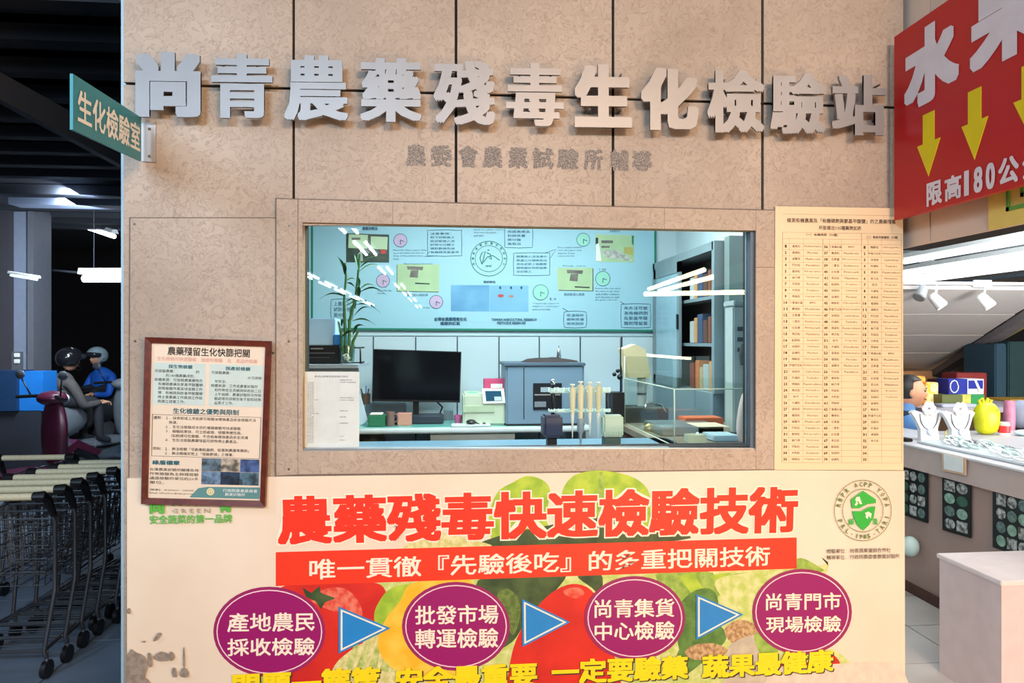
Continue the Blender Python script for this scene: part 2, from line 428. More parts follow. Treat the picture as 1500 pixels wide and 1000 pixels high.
# ================================================================== METAL SIGN LETTERS
LM = M('letter_metal', (144, 141, 140), .45, .5, noise=(5, .1)); LS = M('standoff', (90, 86, 84), .6, .3)
big = [('尚', 200, 77, 295, 172), ('青', 310.5, 80, 400, 173.5), ('農', 417, 82, 510.6, 177), ('藥', 527.5, 86, 618, 179),
       ('殘', 635, 90, 725, 183), ('毒', 741, 93, 825, 185), ('生', 841, 95, 925, 187), ('化', 938, 100, 1022, 191),
       ('檢', 1035, 103, 1118.5, 195), ('驗', 1127, 107, 1208, 196.5), ('站', 1217, 110, 1296, 198.5)]
ordn = ['first', 'second', 'third', 'fourth', 'fifth', 'sixth', 'seventh', 'eighth', 'ninth', 'tenth', 'eleventh']
desc = ['with three prongs over an open box', 'of stacked bars over a boxy lower half', 'pierced by two rows of square holes', 'with a flared star-like base',
        'of slashed diagonal strokes', 'of three bars over a four-holed box', 'of three long bars crossed by a post', 'of two separate upright halves', 'with a slim post before a pointed roof',
        'with four small teeth at lower corner', 'with squared box at its base']
for i, (c, x0, y0, x1, y1) in enumerate(big):
    mb = MB(); yy = D-.05
    letter(mb, c, pq([(x0, y0), (x1, y0+1), (x1, y1+1), (x0, y1)], yy), off=.008, bold=(.040, .02) if c not in '尚生化' else (.055, .045), depth=.010, res=2)
    o = mb.build('sign_character', LM, None, 'raised metal character %s, %s of the top sign' % (desc[i], ordn[i]), 'sign character', 'metal characters of the top sign')
    cx, cy = (x0+x1)/2, (y0+y1)/2
    for ax, ay in ((-.3, -.3), (.3, -.3), (-.3, .3), (.3, .3)):
        p = Vector(P(cx+ax*(x1-x0)*.9, cy+ay*(y1-y0)*.9, D)); MB().lathe(p, [(.004, 0), (.004, -.045)], 6, 'y').build('standoff', LS, o)
# glue ghosts of a removed line of characters
def ghostmat():
    m = bpy.data.materials.new('glue_residue'); m.use_nodes = True; nt = m.node_tree; N = nt.nodes; b = N['Principled BSDF']
    b.inputs['Roughness'].default_value = .8
    g = N.new('ShaderNodeNewGeometry'); n = N.new('ShaderNodeTexNoise'); n.inputs['Scale'].default_value = 220; n.inputs['Detail'].default_value = 4
    nt.links.new(g.outputs['Position'], n.inputs['Vector'])
    r = N.new('ShaderNodeValToRGB'); r.color_ramp.elements[0].position = .4; r.color_ramp.elements[0].color = L3((98, 94, 92)); r.color_ramp.elements[1].position = .62; r.color_ramp.elements[1].color = L3((160, 146, 134))
    nt.links.new(n.outputs['Fac'], r.inputs['Fac']); nt.links.new(r.outputs['Color'], b.inputs['Base Color']); return m
GH = ghostmat()
gx = [(594.7, 624), (631, 662), (672, 700), (707, 736), (744.5, 773), (780, 811), (816, 848), (855, 883), (893, 921), (926, 955)]
for c, (a, b) in zip('農委會農業試驗所輔導', gx):
    k = (a-594)/360.0; t = 211+k*10; u = 243+k*8
    mb = letter(MB(), c, pq([(a, t), (b, t+1), (b, u+1), (a, u)], D), off=.0006, bold=(.055, .04))
    mb.build('character_residue', GH, wallf)

# ================================================================== GREEN SIDE SIGN
d1 = 2.36
q = [Vector(PD(107, 108, .78*d1)), Vector(PD(207, 172, d1)), Vector(PD(207, 236, d1)), Vector(PD(107, 190, .78*d1))]
gs = thing('projecting_sign', 'small teal sign with white writing sticking out from the wall corner', 'sign', tuple((q[2]+q[3])/2))
plate(q, .008).build('sign_plate', M('teal_enamel', (4, 132, 150), .4, noise=(4, .08)), gs)
letter(MB(), '生化檢驗室', sub(q, .05, .2, .97, .82), off=.0012, bold=(.018, .016)).build('lettering', M('print_white', (240, 240, 236), .6), gs)
slab([(207, 180), (228, 178.5), (228, 237.5), (207, 236)], D-.006, .006).build('bracket_plate', M('bracket_steel', (178, 172, 168), .45, .5), gs)
for yy in (189, 229): MB().lathe(P(219, yy, D-.006), [(.005, 0), (.005, -.002), (.002, -.004)], 8, 'y').build('screw', SCREW, gs)

# ================================================================== FRAMED NOTICE
fq = pq([(212, 493.5), (396.6, 499.5), (388, 742.5), (206.4, 738)], D-.042)
fn = thing('framed_notice', 'wood framed notice hanging askew on the wall, printed with blue panels and small photos', 'notice', tuple((Vector(fq[2])+Vector(fq[3]))/2))
WOOD = M('mahogany', (104, 44, 30), .35, noise=(30, .35))
n = qn(fq); o4 = [Vector(p) for p in fq]; i4 = sub(fq, .045, .034, .955, .966)
for k in range(4):
    j = (k+1) % 4
    MB().hexa([o4[k]-n*.02, o4[j]-n*.02, i4[j]-n*.02, i4[k]-n*.02, o4[k], o4[j], i4[j]-n*.004, i4[k]-n*.004]).build('frame_rail', WOOD, fn)
sh = plate(i4, .004, -.012).build('printed_sheet', M('cream_sheet', (224, 206, 184), .5, noise=(5, .04)), fn)
iq = [p-n*.012 for p in i4]
def nrect(u0, v0, u1, v1, mat, name='printed_panel', off=.0006): plate(sub(iq, u0, v0, u1, v1), .0003, off).build(name, mat, fn)
NB = M('notice_blue', (192, 208, 202), .6)
nrect(.02, .125, .475, .395, NB); nrect(.51, .125, .985, .395, NB)
T = MB()
def nt_(s, u0, v0, u1, v1, b=0, tgt=None, cells=None): letter(tgt or T, s, sub(iq, u0, v0, u1, v1), .0012, (b, b), cells=cells)
nt_('農藥殘留生化快篩把關', .14, .02, .86, .075, .012)
TP = MB(); nt_('生化檢驗可快速篩檢　抽查和複驗　及　產品的檢驗', .05, .085, .93, .112, 0, TP); TP.build('lettering', M('pink_ink', (216, 160, 150), .7), fn, label='faded pink line of writing')
TT = MB(); nt_('採生物檢驗', .15, .135, .36, .160, .02, TT); nt_('採產前檢驗', .65, .137, .87, .162, .02, TT); nt_('生化檢驗之優勢與限制', .2, .415, .78, .452, .02, TT)
nt_('綠盾標章', .03, .755, .27, .785, .03, TT); TT.build('lettering', M('teal_ink', (40, 96, 104), .7), fn, label='teal headings')
body = ['可檢驗農藥：　　　　　約', '　　　約180種農藥成份。', '檢體來源：可檢驗農業藥物及', '　有機磷農藥及氨基甲酸鹽類', '　劑等檢驗作業區域查驗工作', '　擇：有機磷與胺基甲酸鹽類', '　磷主要農藥工作檢測工作服', '　務開立證書工作。']
for k, s in enumerate(body): nt_(s, .03, .168+k*.028, .455, .168+k*.028+.021, cells=13)
body = ['可檢驗農藥：', '　　　　　　　　　　水可用物', '　地安全。', '檢體來源：工作或農業試驗所', '　如作物在生長期與採收前二日', '　上午抽樣，農業試驗所可作檢', '　驗處理完成報告後才能知結果', '　品質才工作。']
for k, s in enumerate(body): nt_(s, .525, .168+k*.028, .975, .168+k*.028+.021, cells=14)
body = ['優勢：１．採收前或上市前即可檢驗以確保產品安全檢驗方法', '　　　　快速。', '　　　２．生化法檢驗成本低於儀器檢驗可快速篩檢', '　　　３．檢驗結果快，可立即處理，檢驗準確性高。', '　　　　（如超標可在檢驗、不合格後確保產品安全流通', '　　　４．生化法檢驗農藥殘留可即時停止農產品。', '', '限制：１．無法檢驗「非劇毒殺蟲劑、殺菌劑農藥等藥劑」', '　　　２．無法精確定性上「檢驗數據」之情事。']
for k, s in enumerate(body):
    if s: nt_(s, .03, .47+k*.0285, .97, .47+k*.0285+.021, cells=28)
for k, s in enumerate(['台灣農業試驗所輔導各地', '作物檢驗為主辦理檢驗', '通過檢驗的單位約20多', '單位。']): nt_(s, .01, .805+k*.028, .44 if k < 3 else .14, .825+k*.028)
nt_('活動單位：04-23302301，23329272', .01, .94, .4, .953); nt_('Email: wfservice@tari.gov.tw', .01, .962, .4, .975)
T.build('lettering', INK, fn)
LN = MB()
for u0, v0, u1, v1 in ((.02, .46, .98, .462), (.02, .728, .98, .73), (.02, .46, .024, .73), (.976, .46, .98, .73)):
    LN.add(sub([p+n*.001 for p in iq], u0, v0, u1, v1), [(0, 1, 2, 3)])
LN.build('ruled_box', INK, fn)
pc = [(96, 118, 132), (190, 178, 160), (70, 96, 150), (110, 140, 170), (40, 60, 90), (86, 120, 140)]
for k in range(6):
    u = .465+(k % 3)*.172; v = .735+(k//3)*.085
    nrect(u, v, u+.17, v+.083, M('notice_photo_%d' % k, pc[k], .5, noise=(40, .5), rgb2=tuple(int(x*.45) for x in pc[k])), 'photo_print', .0014)
sw = [(.37, .985), (.44, .93), (.52, .92), (.99, .915), (.99, .99), (.37, .99)]
g = lambda u, v: sub(iq, u, v, u, v)[0]+n*.0012
MB().poly([g(u, v) for u, v in sw], -n*.0004).build('printed_band', M('band_teal', (88, 136, 136), .6), fn)
letter(MB(), '行政院農業委員會', sub(iq, .66, .93, .97, .95), .0018).build('lettering', WHITE, fn)
letter(MB(), '農業試驗所', sub(iq, .68, .955, .86, .975), .0018).build('lettering', WHITE, fn)
c0 = g(.55, .95)+n*.0008; ex, ez = (i4[1]-i4[0]).normalized(), (i4[0]-i4[3]).normalized()
MB().add([c0+ex*.013*math.cos(a*.3927)+ez*.013*math.sin(a*.3927) for a in range(16)], [tuple(range(16))]).build('emblem', M('emblem_cream', (222, 214, 170), .6), fn)
MB().tube([c0+ex*.008*math.cos(a*.52)+ez*.008*math.sin(a*.52) for a in range(12)], .0008, 4, True).build('emblem_ring', M('emblem_gold', (168, 140, 60), .5), fn)
MB().tube([c0-ez*.005, c0+ez*.004], .0008, 4).build('emblem_stem', MATS['emblem_gold'], fn)

# ================================================================== LOWER BANNER
yN = D-.018
bn = thing('printed_banner', 'large cream printed panel with red title, purple ovals and vegetables below the window', 'banner', P(755, 1060, yN))
slab([(186, 700.5), (405, 698), (1135, 688.5), (1325, 689.5), (1326, 1085), (186, 1085)], yN, .017).build('panel', M('banner_cream', (230, 213, 192), .55, noise=(2.2, .05), rgb2=(223, 204, 181)), bn)
LAY = [0]
def fl(name, pts, mat, smooth=True, k=4, label=None):
    LAY[0] += 1; y = yN-.0004-LAY[0]*.000025
    p = smoothpts(pts, k) if smooth else pts
    return MB().add([P(a, b, y) for a, b in p], [tuple(range(len(p)))]).build(name, mat, bn, label=label)
def V(name, a, b, s=25): return M(name, a, .55, noise=(s, .2), rgb2=b)
LIME = V('lime_leaf', (176, 200, 60), (140, 176, 44), 18); LEAF = V('mid_leaf', (122, 156, 56), (160, 186, 84), 30); DKL = V('dark_leaf', (72, 92, 48), (44, 66, 34), 14)
TOM = V('tomato_red', (214, 40, 22), (196, 30, 20), 7); TOMP = V('tomato_pale', (226, 120, 96), (212, 62, 42), 40); YEL = V('pepper_yellow', (236, 176, 30), (232, 196, 70), 12)
CRM = V('root_cream', (226, 214, 160), (196, 190, 112), 46); PALE = V('cabbage_pale', (214, 214, 150), (178, 196, 96), 26); BEI = V('garlic_beige', (202, 168, 122), (150, 112, 72), 70); CUC = V('cucumber_green', (70, 110, 44), (96, 136, 60), 20)
GREY = V('radish_grey', (200, 186, 160), (180, 168, 150), 20)
fl('leaf_print', [(724, 795), (716, 760), (728, 722), (752, 706), (772, 697), (795, 703), (806, 720), (800, 760), (812, 800), (760, 802)], LIME)
fl('leaf_print', [(828, 800), (822, 730), (836, 700), (862, 690), (892, 690), (930, 700), (952, 725), (950, 780), (930, 800)], LIME)
fl('leaf_vein_print', [(878, 691), (882, 691), (886, 760), (874, 760)], LEAF, False)
fl('leaf_print', [(700, 800), (740, 782), (800, 770), (840, 762), (880, 758), (960, 776), (1012, 788), (900, 800), (790, 806)], DKL)
fl('leaf_print', [(590, 804), (620, 786), (650, 780), (690, 790), (720, 800), (650, 806)], CRM)
# lower collage base
fl('foliage_print', [(440, 862), (700, 846), (1168, 832), (1200, 815), (1212, 836), (1170, 880), (1160, 940), (1235, 960), (1225, 1060), (420, 1060), (405, 930), (410, 866)], PALE)
fl('tomato_print', [(405, 868), (440, 856), (530, 852), (562, 860), (566, 892), (548, 915), (520, 960), (490, 1010), (440, 1060), (395, 1060), (400, 940)], TOM)
fl('tomato_print', [(455, 876), (478, 862), (505, 862), (525, 880), (530, 905), (505, 900), (470, 888)], TOMP)
fl('stem_print', [(443, 860), (456, 868), (468, 858), (470, 868), (492, 876), (476, 882), (470, 892), (462, 880), (448, 874)], DKL, False)
fl('lettuce_print', [(548, 905), (556, 880), (572, 862), (600, 855), (618, 862), (600, 900), (575, 930), (560, 950)], LIME)
fl('root_print', [(485, 985), (510, 955), (545, 935), (562, 930), (570, 960), (600, 990), (590, 1060), (470, 1060)], CRM)
for k in range(5):
    fl('root_strand_print', [(505+k*17, 975+k*2), (520+k*16, 942), (526+k*16, 944), (515+k*18, 985)], V('strand_green', (150, 170, 80), (206, 206, 130), 40), False)
fl('pepper_print', [(553, 940), (566, 905), (586, 880), (600, 856), (640, 848), (690, 850), (700, 900), (690, 960), (650, 1000), (600, 990), (565, 970)], YEL)
fl('leaf_print', [(700, 850), (745, 846), (800, 842), (830, 842), (800, 880), (770, 912), (750, 940), (720, 950), (700, 900)], DKL)
fl('leaf_print', [(728, 872), (742, 862), (758, 874), (762, 900), (752, 930), (738, 905)], V('broccoli', (110, 132, 60), (80, 100, 44), 50))
fl('pepper_print', [(742, 1060), (745, 985), (757, 935), (782, 895), (808, 868), (838, 855), (866, 864), (886, 900), (900, 960), (905, 1060)], TOM)
fl('pepper_shine_print', [(826, 864), (846, 860), (856, 868), (846, 876), (830, 872)], TOMP)
fl('leaf_print', [(846, 843), (880, 840), (880, 870), (866, 860)], DKL)
fl('leaf_print', [(960, 842), (1000, 838), (1040, 838), (1052, 870), (1020, 900), (1000, 930), (990, 890)], LEAF)
for k in range(6):
    fl('leaf_blade_print', [(970+k*24, 845-k), (992+k*26, 838), (1010+k*24, 862+3*k), (1000+k*22, 880+k)], LIME if k % 2 else LEAF, False)
fl('cucumber_print', [(990, 900), (1012, 868), (1040, 862), (1052, 880), (1048, 920), (1030, 950), (1000, 965)], CUC)
fl('cabbage_print', [(1048, 850), (1100, 838), (1166, 834), (1160, 850), (1120, 880), (1100, 910), (1064, 905), (1060, 880)], PALE)
fl('cucumber_print', [(990, 965), (1010, 930), (1050, 915), (1064, 935), (1040, 960), (1000, 990)], CUC)
fl('garlic_print', [(1062, 920), (1080, 908), (1102, 912), (1110, 930), (1098, 950), (1078, 944), (1066, 936)], BEI)
fl('sprout_print', [(1003, 955), (1018, 944), (1045, 942), (1066, 952), (1050, 964), (1018, 966)], BEI)
fl('radish_print', [(1064, 960), (1080, 938), (1110, 930), (1128, 950), (1126, 1000), (1120, 1060), (1060, 1060)], GREY)
fl('lettuce_print', [(1105, 930), (1122, 925), (1140, 950), (1130, 965), (1112, 955)], LEAF)
fl('herb_print', [(1166, 820), (1178, 818), (1200, 830), (1206, 836), (1180, 842), (1166, 838)], LEAF)
fl('radish_print', [(1140, 1060), (1142, 990), (1148, 958), (1160, 955), (1168, 975), (1162, 1060)], TOM)
fl('radish_print', [(1180, 1060), (1178, 985), (1196, 955), (1220, 958), (1234, 985), (1228, 1060)], TOM)
fl('stain_print', [(1128, 985), (1180, 975), (1300, 970), (1325, 985), (1325, 1060), (1128, 1060)], V('grey_scuff', (206, 192, 176), (222, 204, 182), 30))
BAR = M('bar_red', (232, 52, 20), .5, noise=(3, .04))
fl('title_bar', [(404, 808.5), (1167, 787), (1167, 832.5), (404, 858)], BAR, False)
def bt(s, pts, mat, bold, name='lettering', lift=0, res=1, dx=0):
    LAY[0] += 9; y = yN-.0006-LAY[0]*.000025
    letter(MB(), s, pq([(a+dx, b+dx) for a, b in pts], y), 0, bold, res=res).build(name, mat, bn)
PW = M('print_cream', (244, 228, 206), .6)
TQ = [(405, 726), (1170, 711), (1168, 780), (407, 798)]
bt('農藥殘毒快速檢驗技術', [(403, 724), (1172, 709), (1170, 782), (405, 800)], PW, (.062, .055), 'lettering_outline')
bt('農藥殘毒快速檢驗技術', TQ, M('title_red', (238, 46, 16), .5), (.036, .028), res=2)
bt('唯一貫徹『先驗後吃』的多重把關技術', [(453, 818.5), (1128, 799), (1128, 828.5), (453, 849)], PW, (.014, .012))
PUR = M('oval_purple', (148, 6, 98), .5, noise=(2, .05)); PUR2 = M('oval_rim', (150, 30, 90), .5); LIN = M('oval_line', (240, 206, 214), .5)
for cx, cy, rx, ry, a, qa, b, qb in (
    (394.5, 925, 82, 66, '產地農民', (333, 897, 461, 925), '採收檢驗', (333, 934, 461, 960)),
    (668, 917, 79, 65, '批發市場', (608, 886, 730, 914), '轉運檢驗', (608, 920, 730, 949)),
    (930, 905, 74, 61.5, '尚青集貨', (871, 877, 988, 904), '中心檢驗', (871, 910, 988, 937)),
    (1175, 896, 73, 63, '尚青門市', (1122, 868, 1232, 893), '現場檢驗', (1122, 902, 1232, 926))):
    fl('oval_rim', ringpts(cx, cy, rx, ry), PUR2, False); LAY[0] += 1
    fl('oval', ringpts(cx, cy, rx-3.5, ry-3.5), PUR, False)
    LAY[0] += 2; ringflat(cx, cy, rx-4.5, ry-4.5, 1.6, yN-.0006-LAY[0]*.000025).build('oval_outline', LIN, bn)
    for s, r in ((a, qa), (b, qb)):
        bt(s, [(r[0], r[1]+.8), (r[2], r[1]-.8), (r[2], r[3]-.8), (r[0], r[3]+.8)], PW, (.016, .013))
BLU = M('arrow_blue', (30, 130, 200), .5)
for t in ([(499, 892), (566, 920), (499, 953)], [(767.5, 881), (830, 911), (768, 943)], [(1022.6, 873.5), (1083.6, 900), (1022.6, 933)]):
    c = (sum(p[0] for p in t)/3, sum(p[1] for p in t)/3)
    gr = lambda s: [(c[0]+(p[0]-c[0])*s, c[1]+(p[1]-c[1])*s) for p in t]
    fl('arrow_rim', gr(1.13), BLU, False); fl('arrow_line', gr(1.0), PW, False); fl('arrow', gr(.88), BLU, False)
YT = M('print_yellow', (244, 214, 10), .5); SHD = M('print_black', (60, 44, 30), .6)
for s, pts in (('問題一籮筐', [(340, 986), (557, 975), (557, 1015), (340, 1028)]), ('安全最重要', [(579, 978), (787, 969), (787, 1005), (579, 1016)]),
               ('一定要驗藥', [(808, 966), (1008, 959), (1008, 994), (808, 1003)]), ('蔬果最健康', [(1028, 959), (1221, 950), (1221, 984), (1028, 994)])):
    bt(s, pts, SHD, (.05, .045), 'lettering_shadow', dx=1.4); bt(s, pts, YT, (.04, .034))
# emblem
GRN = M('emblem_green', (44, 176, 62), .5); GRD = M('emblem_line', (96, 120, 56), .6)
cx, cy = 1264.2, 747.5
LAY[0] += 3; ye = yN-.0006-LAY[0]*.000025
ringflat(cx, cy, 42.2, 44.8, .8, ye).build('emblem_ring', GRD, bn); ringflat(cx, cy, 30.2, 31.8, .8, ye).build('emblem_ring', GRD, bn)
fl('emblem_shield', [(1264.5, 718.5), (1283, 731), (1283.2, 736.5), (1271, 738), (1259, 744), (1248.2, 744.2), (1246.6, 731.5)], GRN, False)
fl('emblem_shield', [(1248.8, 748.5), (1262, 748.5), (1273, 742.5), (1282.6, 741.2), (1280, 757), (1273, 769), (1264.3, 777), (1256, 769), (1250.5, 757)], GRN, False)
fl('emblem_figure', [(1254, 728), (1259, 727), (1263, 738), (1259.5, 738), (1257.5, 734), (1255, 734), (1257, 737), (1254, 741), (1252, 739), (1254.5, 735.5), (1253, 732)], PW, False)
fl('emblem_figure', [(1267, 751), (1272, 749), (1277, 752), (1275.5, 759), (1272, 755), (1271, 760), (1268, 757), (1268.5, 753)], PW, False)
E = MB()
def arc(s, a0, a1, inward=False):
    n_ = len(s)
    for k, ch in enumerate(s):
        a = math.radians(a0+(a1-a0)*k/max(1, n_-1)); X, Y = cx+36.4*math.cos(a), cy-38.4*math.sin(a)
        t = a-math.pi/2 if not inward else a+math.pi/2
        ww = .7 if ch in '1I' else 2.3; u = (math.cos(t)*ww, -math.sin(t)*ww); w = (-math.sin(t)*3.4, -math.cos(t)*3.4)
        letter(E, ch, pq([(X-u[0]+w[0], Y-u[1]+w[1]), (X+u[0]+w[0], Y+u[1]+w[1]), (X+u[0]-w[0], Y+u[1]-w[1]), (X-u[0]-w[0], Y-u[1]-w[1])], ye), .0001, (.02, .02))
arc('RBPR', 168, 130); arc('ACPP', 106, 72); arc('YOPA', 50, 12); arc('PRL', 204, 232, True); arc('1985', 256, 284, True); arc('TARI', 308, 345, True)
letter(E, '·', pq([(1247, 781), (1249, 781), (1249, 783), (1247, 783)], ye), .0001); letter(E, '·', pq([(1280, 781), (1282, 781), (1282, 783), (1280, 783)], ye), .0001)
E.build('emblem_lettering', GRD, bn)
bt('綠', [(1243.5, 759), (1251.5, 759), (1251.5, 769), (1243.5, 769)], GRN, (.02, .02)); bt('盾', [(1279, 759), (1286, 759), (1286, 768), (1279, 768)], GRN, (.02, .02))
bt('檢驗單位：尚青蔬果運銷合作社', [(1211, 804), (1305, 802), (1305, 808.5), (1211, 810.5)], INK, (0, 0))
bt('輔導單位：行政院農委會農業試驗所', [(1211, 813), (1318, 811), (1318, 817.5), (1211, 819.5)], INK, (0, 0))
GT = M('green_ink', (92, 178, 66), .6)
bt('安全蔬菜的第一品牌', [(219, 754.5), (340, 752.5), (340, 765.5), (219, 767.5)], GT, (.016, .014))
bt('尚', [(219, 728), (241, 728), (241, 752), (219, 752.5)], GT, (.05, .045)); bt('青', [(320, 727), (341, 726.5), (341, 750), (320, 750.5)], GT, (.05, .045))
bt('MORE', [(252, 729), (308, 728.5), (308, 741), (252, 741)], GT, (.04, .04)); bt('G R E E N', [(252, 745), (308, 744.5), (308, 751), (252, 751.5)], M('grey_ink', (160, 150, 130), .6), (0, 0))
PEEL = M('bare_patch', (150, 134, 120), .85, noise=(60, .3)); 
for p in ([(186, 958), (200, 956), (212, 962), (216, 978), (212, 992), (222, 1004), (215, 1060), (186, 1060)], [(224, 939), (231, 927), (237, 928), (231, 936)], [(216, 958), (221, 957), (223, 974), (218, 976)],
          [(224, 962), (236, 954), (247, 958), (250, 966), (232, 968)], [(247, 958), (252, 954), (256, 962), (250, 968)], [(268.5, 950), (270, 949), (271, 975), (268, 974)], [(263, 984), (270, 977), (276, 984), (275, 991), (265, 991)], [(252, 980), (257, 978), (259, 990), (253, 991)],
          [(186, 893), (190, 890), (191, 897), (187, 899)], [(206, 940), (213, 938), (212, 941)]):
    fl('peeled_patch', p, PEEL, len(p) > 3, 2)

# ================================================================== LIST POSTER
yL = D-.016
lq = pq([(1135.7, 302), (1322.5, 305), (1323.5, 688.5), (1134.5, 687.8)], yL)
lp = thing('list_poster', 'tall cream poster with a numbered table of names beside the window', 'poster', tuple((Vector(lq[2])+Vector(lq[3]))/2))
plate(lq, .0155).build('sheet', M('poster_cream', (232, 206, 168), .6, noise=(2, .04)), lp)
def U(x): return (x-84)/(529.0-84)
def Vv(y): return (y-52)/(971.0-52)
LT = MB(); LG = MB(); lqo = [Vector(p)+qn(lq)*.0006 for p in lq]
def lt(s, x0, y0, x1, y1, b=0): letter(LT, s, sub(lqo, U(x0), Vv(y0), U(x1), Vv(y1)), .0002, (b, b))
lt('檢測有機農業及「有機磷劑與氨基甲酸鹽」的之農藥殘毒', 124, 92, 503, 108, .012)
lt('所能檢出105種藥劑如表', 234, 117, 382, 132, .012)
lt('（一）有機磷劑（70種）', 190, 144, 300, 154, .01); lt('（二）氨基甲酸鹽劑（35種）', 400, 150, 512, 160, .01)
cols = [108, 132, 180, 247, 270, 313, 382, 405, 452, 522]
rows = [141, 163, 180]+[180+21.85*k for k in range(1, 36)]
for y in rows: LG.add(sub(lqo, U(108), Vv(y+.6), U(522), Vv(y+1.5)), [(0, 1, 2, 3)])
for i, x in enumerate(cols): LG.add(sub(lqo, U(x), Vv(163 if i not in (0, 9, 6) else 141), U(x+(1.6 if i in (0, 3, 6, 9) else .8)), Vv(945)), [(0, 1, 2, 3)])
LG.add(sub(lqo, U(108), Vv(78), U(505), Vv(79)), [(0, 1, 2, 3)])
cn = '大滅松 馬拉松 巴拉松 陶斯松 大利松 撲滅松 亞素靈 達馬松 毆殺松 普伏松 甲基巴拉松 拜裕松 美文松 二氯松 福瑞松 加保利 納乃得 加保扶 丁基滅必蝨 安丹 比加普 滅賜克 益滅松 芬殺松 托福松 賽達松'.split()
en = 'Dimethoate Malathion Parathion Chlorpyrifos Diazinon Fenitrothion Monocrotophos Methamidophos Acephate Ethoprophos Methyl-parathion Oxydeprofos Mevinphos Dichlorvos Phorate Carbaryl Methomyl Carbofuran BPMC Propoxur Pirimicarb Methiocarb Phosmet Fenthion Terbufos Phenthoate'.split()
cnt = 0
for c, (a, b, d_, e_) in enumerate([(108, 132, 180, 247), (247, 270, 313, 382), (382, 405, 452, 522)]):
    for k in range(35):
        y = 180+21.85*k; cnt += 1; wn = cn[(cnt*7) % 26]; we = en[(cnt*7) % 26]
        s = str(cnt if c < 2 else k+1); w = 3.2*len(s)
        lt(s, (a+b)/2-w, y+6, (a+b)/2+w, y+16, .03)
        if c == 2 and k > 31: continue
        w = min(22, 4.6*len(wn)); lt(wn, (b+d_)/2-w, y+6, (b+d_)/2+w, y+15)
        if c == 1 and k > 20 or c == 2 and k > 24: continue
        w = min(31, 2.6*len(we)); lt(we, (d_+e_)/2-w, y+7, (d_+e_)/2+w, y+14)
LT.build('lettering', M('brown_ink', (96, 76, 60), .8), lp); LG.build('table_lines', M('line_ink', (176, 150, 118), .8), lp)

# ================================================================== LAB
LABW = M('lab_wall', (196, 216, 222), .6, noise=(2, .04)); yW = 5.0
lx0, lx1 = -1.16, XR-.06
MB().box(lx0-.06, lx1+.05, yW, yW+.08, 0, 2.75).build('wall_lab_back', LABW, kind='structure')
MB().box(lx0-.04, lx0, yb+WT, yW, 0, 2.75).build('wall_lab_left', LABW, kind='structure')
MB().box(lx1, XR-.004, yb+WT, yW, 0, 3.6).build('wall_lab_right', LABW, kind='structure')
MB().box(lx0-.05, lx1+.05, yb+WT, yW+.08, 2.75, 2.8).build('ceiling_lab', WHITE, kind='structure')
JN = M('panel_joint', (52, 66, 76), .8); wlb = bpy.data.objects['wall_lab_back']
for x in (486, 547, 609, 670, 731, 790, 850, 911):
    slab([(x-.8, 493), (x+.8, 493), (x+.8, 740), (x-.8, 740)], yW-.004, .004).build('wall_joint', JN, wlb)
slab([(430, 489.5), (1000, 490.5), (1000, 492.5), (430, 491.5)], yW-.006, .006).build('wall_rail', M('rail_pale', (176, 200, 206), .5), wlb)
# poster
yP = yW-.02
lpz = thing('wall_poster', 'wide light blue lab wall poster with green border, photos, dials and speech boxes', 'poster', P(708, 483, yP))
slab([(400, 250), (961, 250), (961, 484), (400, 481)], yP, .015).build('sheet', M('poster_blue', (158, 204, 218), .5, noise=(1.5, .04)), lpz)
GB = M('border_green', (20, 128, 100), .5)
yp = yP-.001
def pf(name, pts, mat, k=0, y=None, label=None):
    p = smoothpts(pts, k) if k else pts
    return MB().add([P(a, b, (y or yp)) for a, b in p], [tuple(range(len(p)))]).build(name, mat, lpz, label=label)
slab([(455.5, 262), (458.5, 262), (458.5, 482), (455.5, 482)], yP-.002, .002).build('border', GB, lpz)
slab([(958.5, 262), (961.5, 262), (961.5, 486), (958.5, 486)], yP-.002, .002).build('border', GB, lpz)
slab([(400, 479.5), (961, 482.7), (961, 485.3), (400, 482.2)], yP-.002, .002).build('border', GB, lpz)
PBK = M('photo_dark', (34, 58, 52), .5, noise=(9, .5), rgb2=(70, 84, 70)); PGN = M('photo_green', (176, 206, 160), .5, noise=(6, .12)); PBL = M('photo_blue', (88, 148, 190), .5, noise=(4, .2), rgb2=(116, 176, 212))
PGR = M('photo_grey', (120, 116, 110), .5, noise=(20, .4)); PRD = M('spot_red', (190, 70, 66), .5); CARD = M('card_green', (190, 216, 176), .5); BIK = M('blue_ink', (44, 84, 110), .7)
y2 = yp-.001; y3 = yp-.002
pf('photo_print', [(507, 341.6), (570, 343.5), (570, 384.5), (507, 384)], PBK)
pf('photo_detail', [(511, 343), (539, 344), (538, 364), (510, 363)], CARD, y=y2); pf('photo_detail', [(543, 346), (568, 347), (567, 366), (543, 364)], CARD, y=y2)
pf('photo_detail', [(557, 365), (565, 365), (566, 371), (558, 372)], PRD, y=y2); pf('photo_detail', [(515, 348), (528, 348), (528, 351), (515, 351)], PGR, y=y3)
pf('photo_detail', [(524, 372), (530, 366), (532, 382), (524, 383)], M('hand_grey', (170, 180, 176), .6), y=y3)
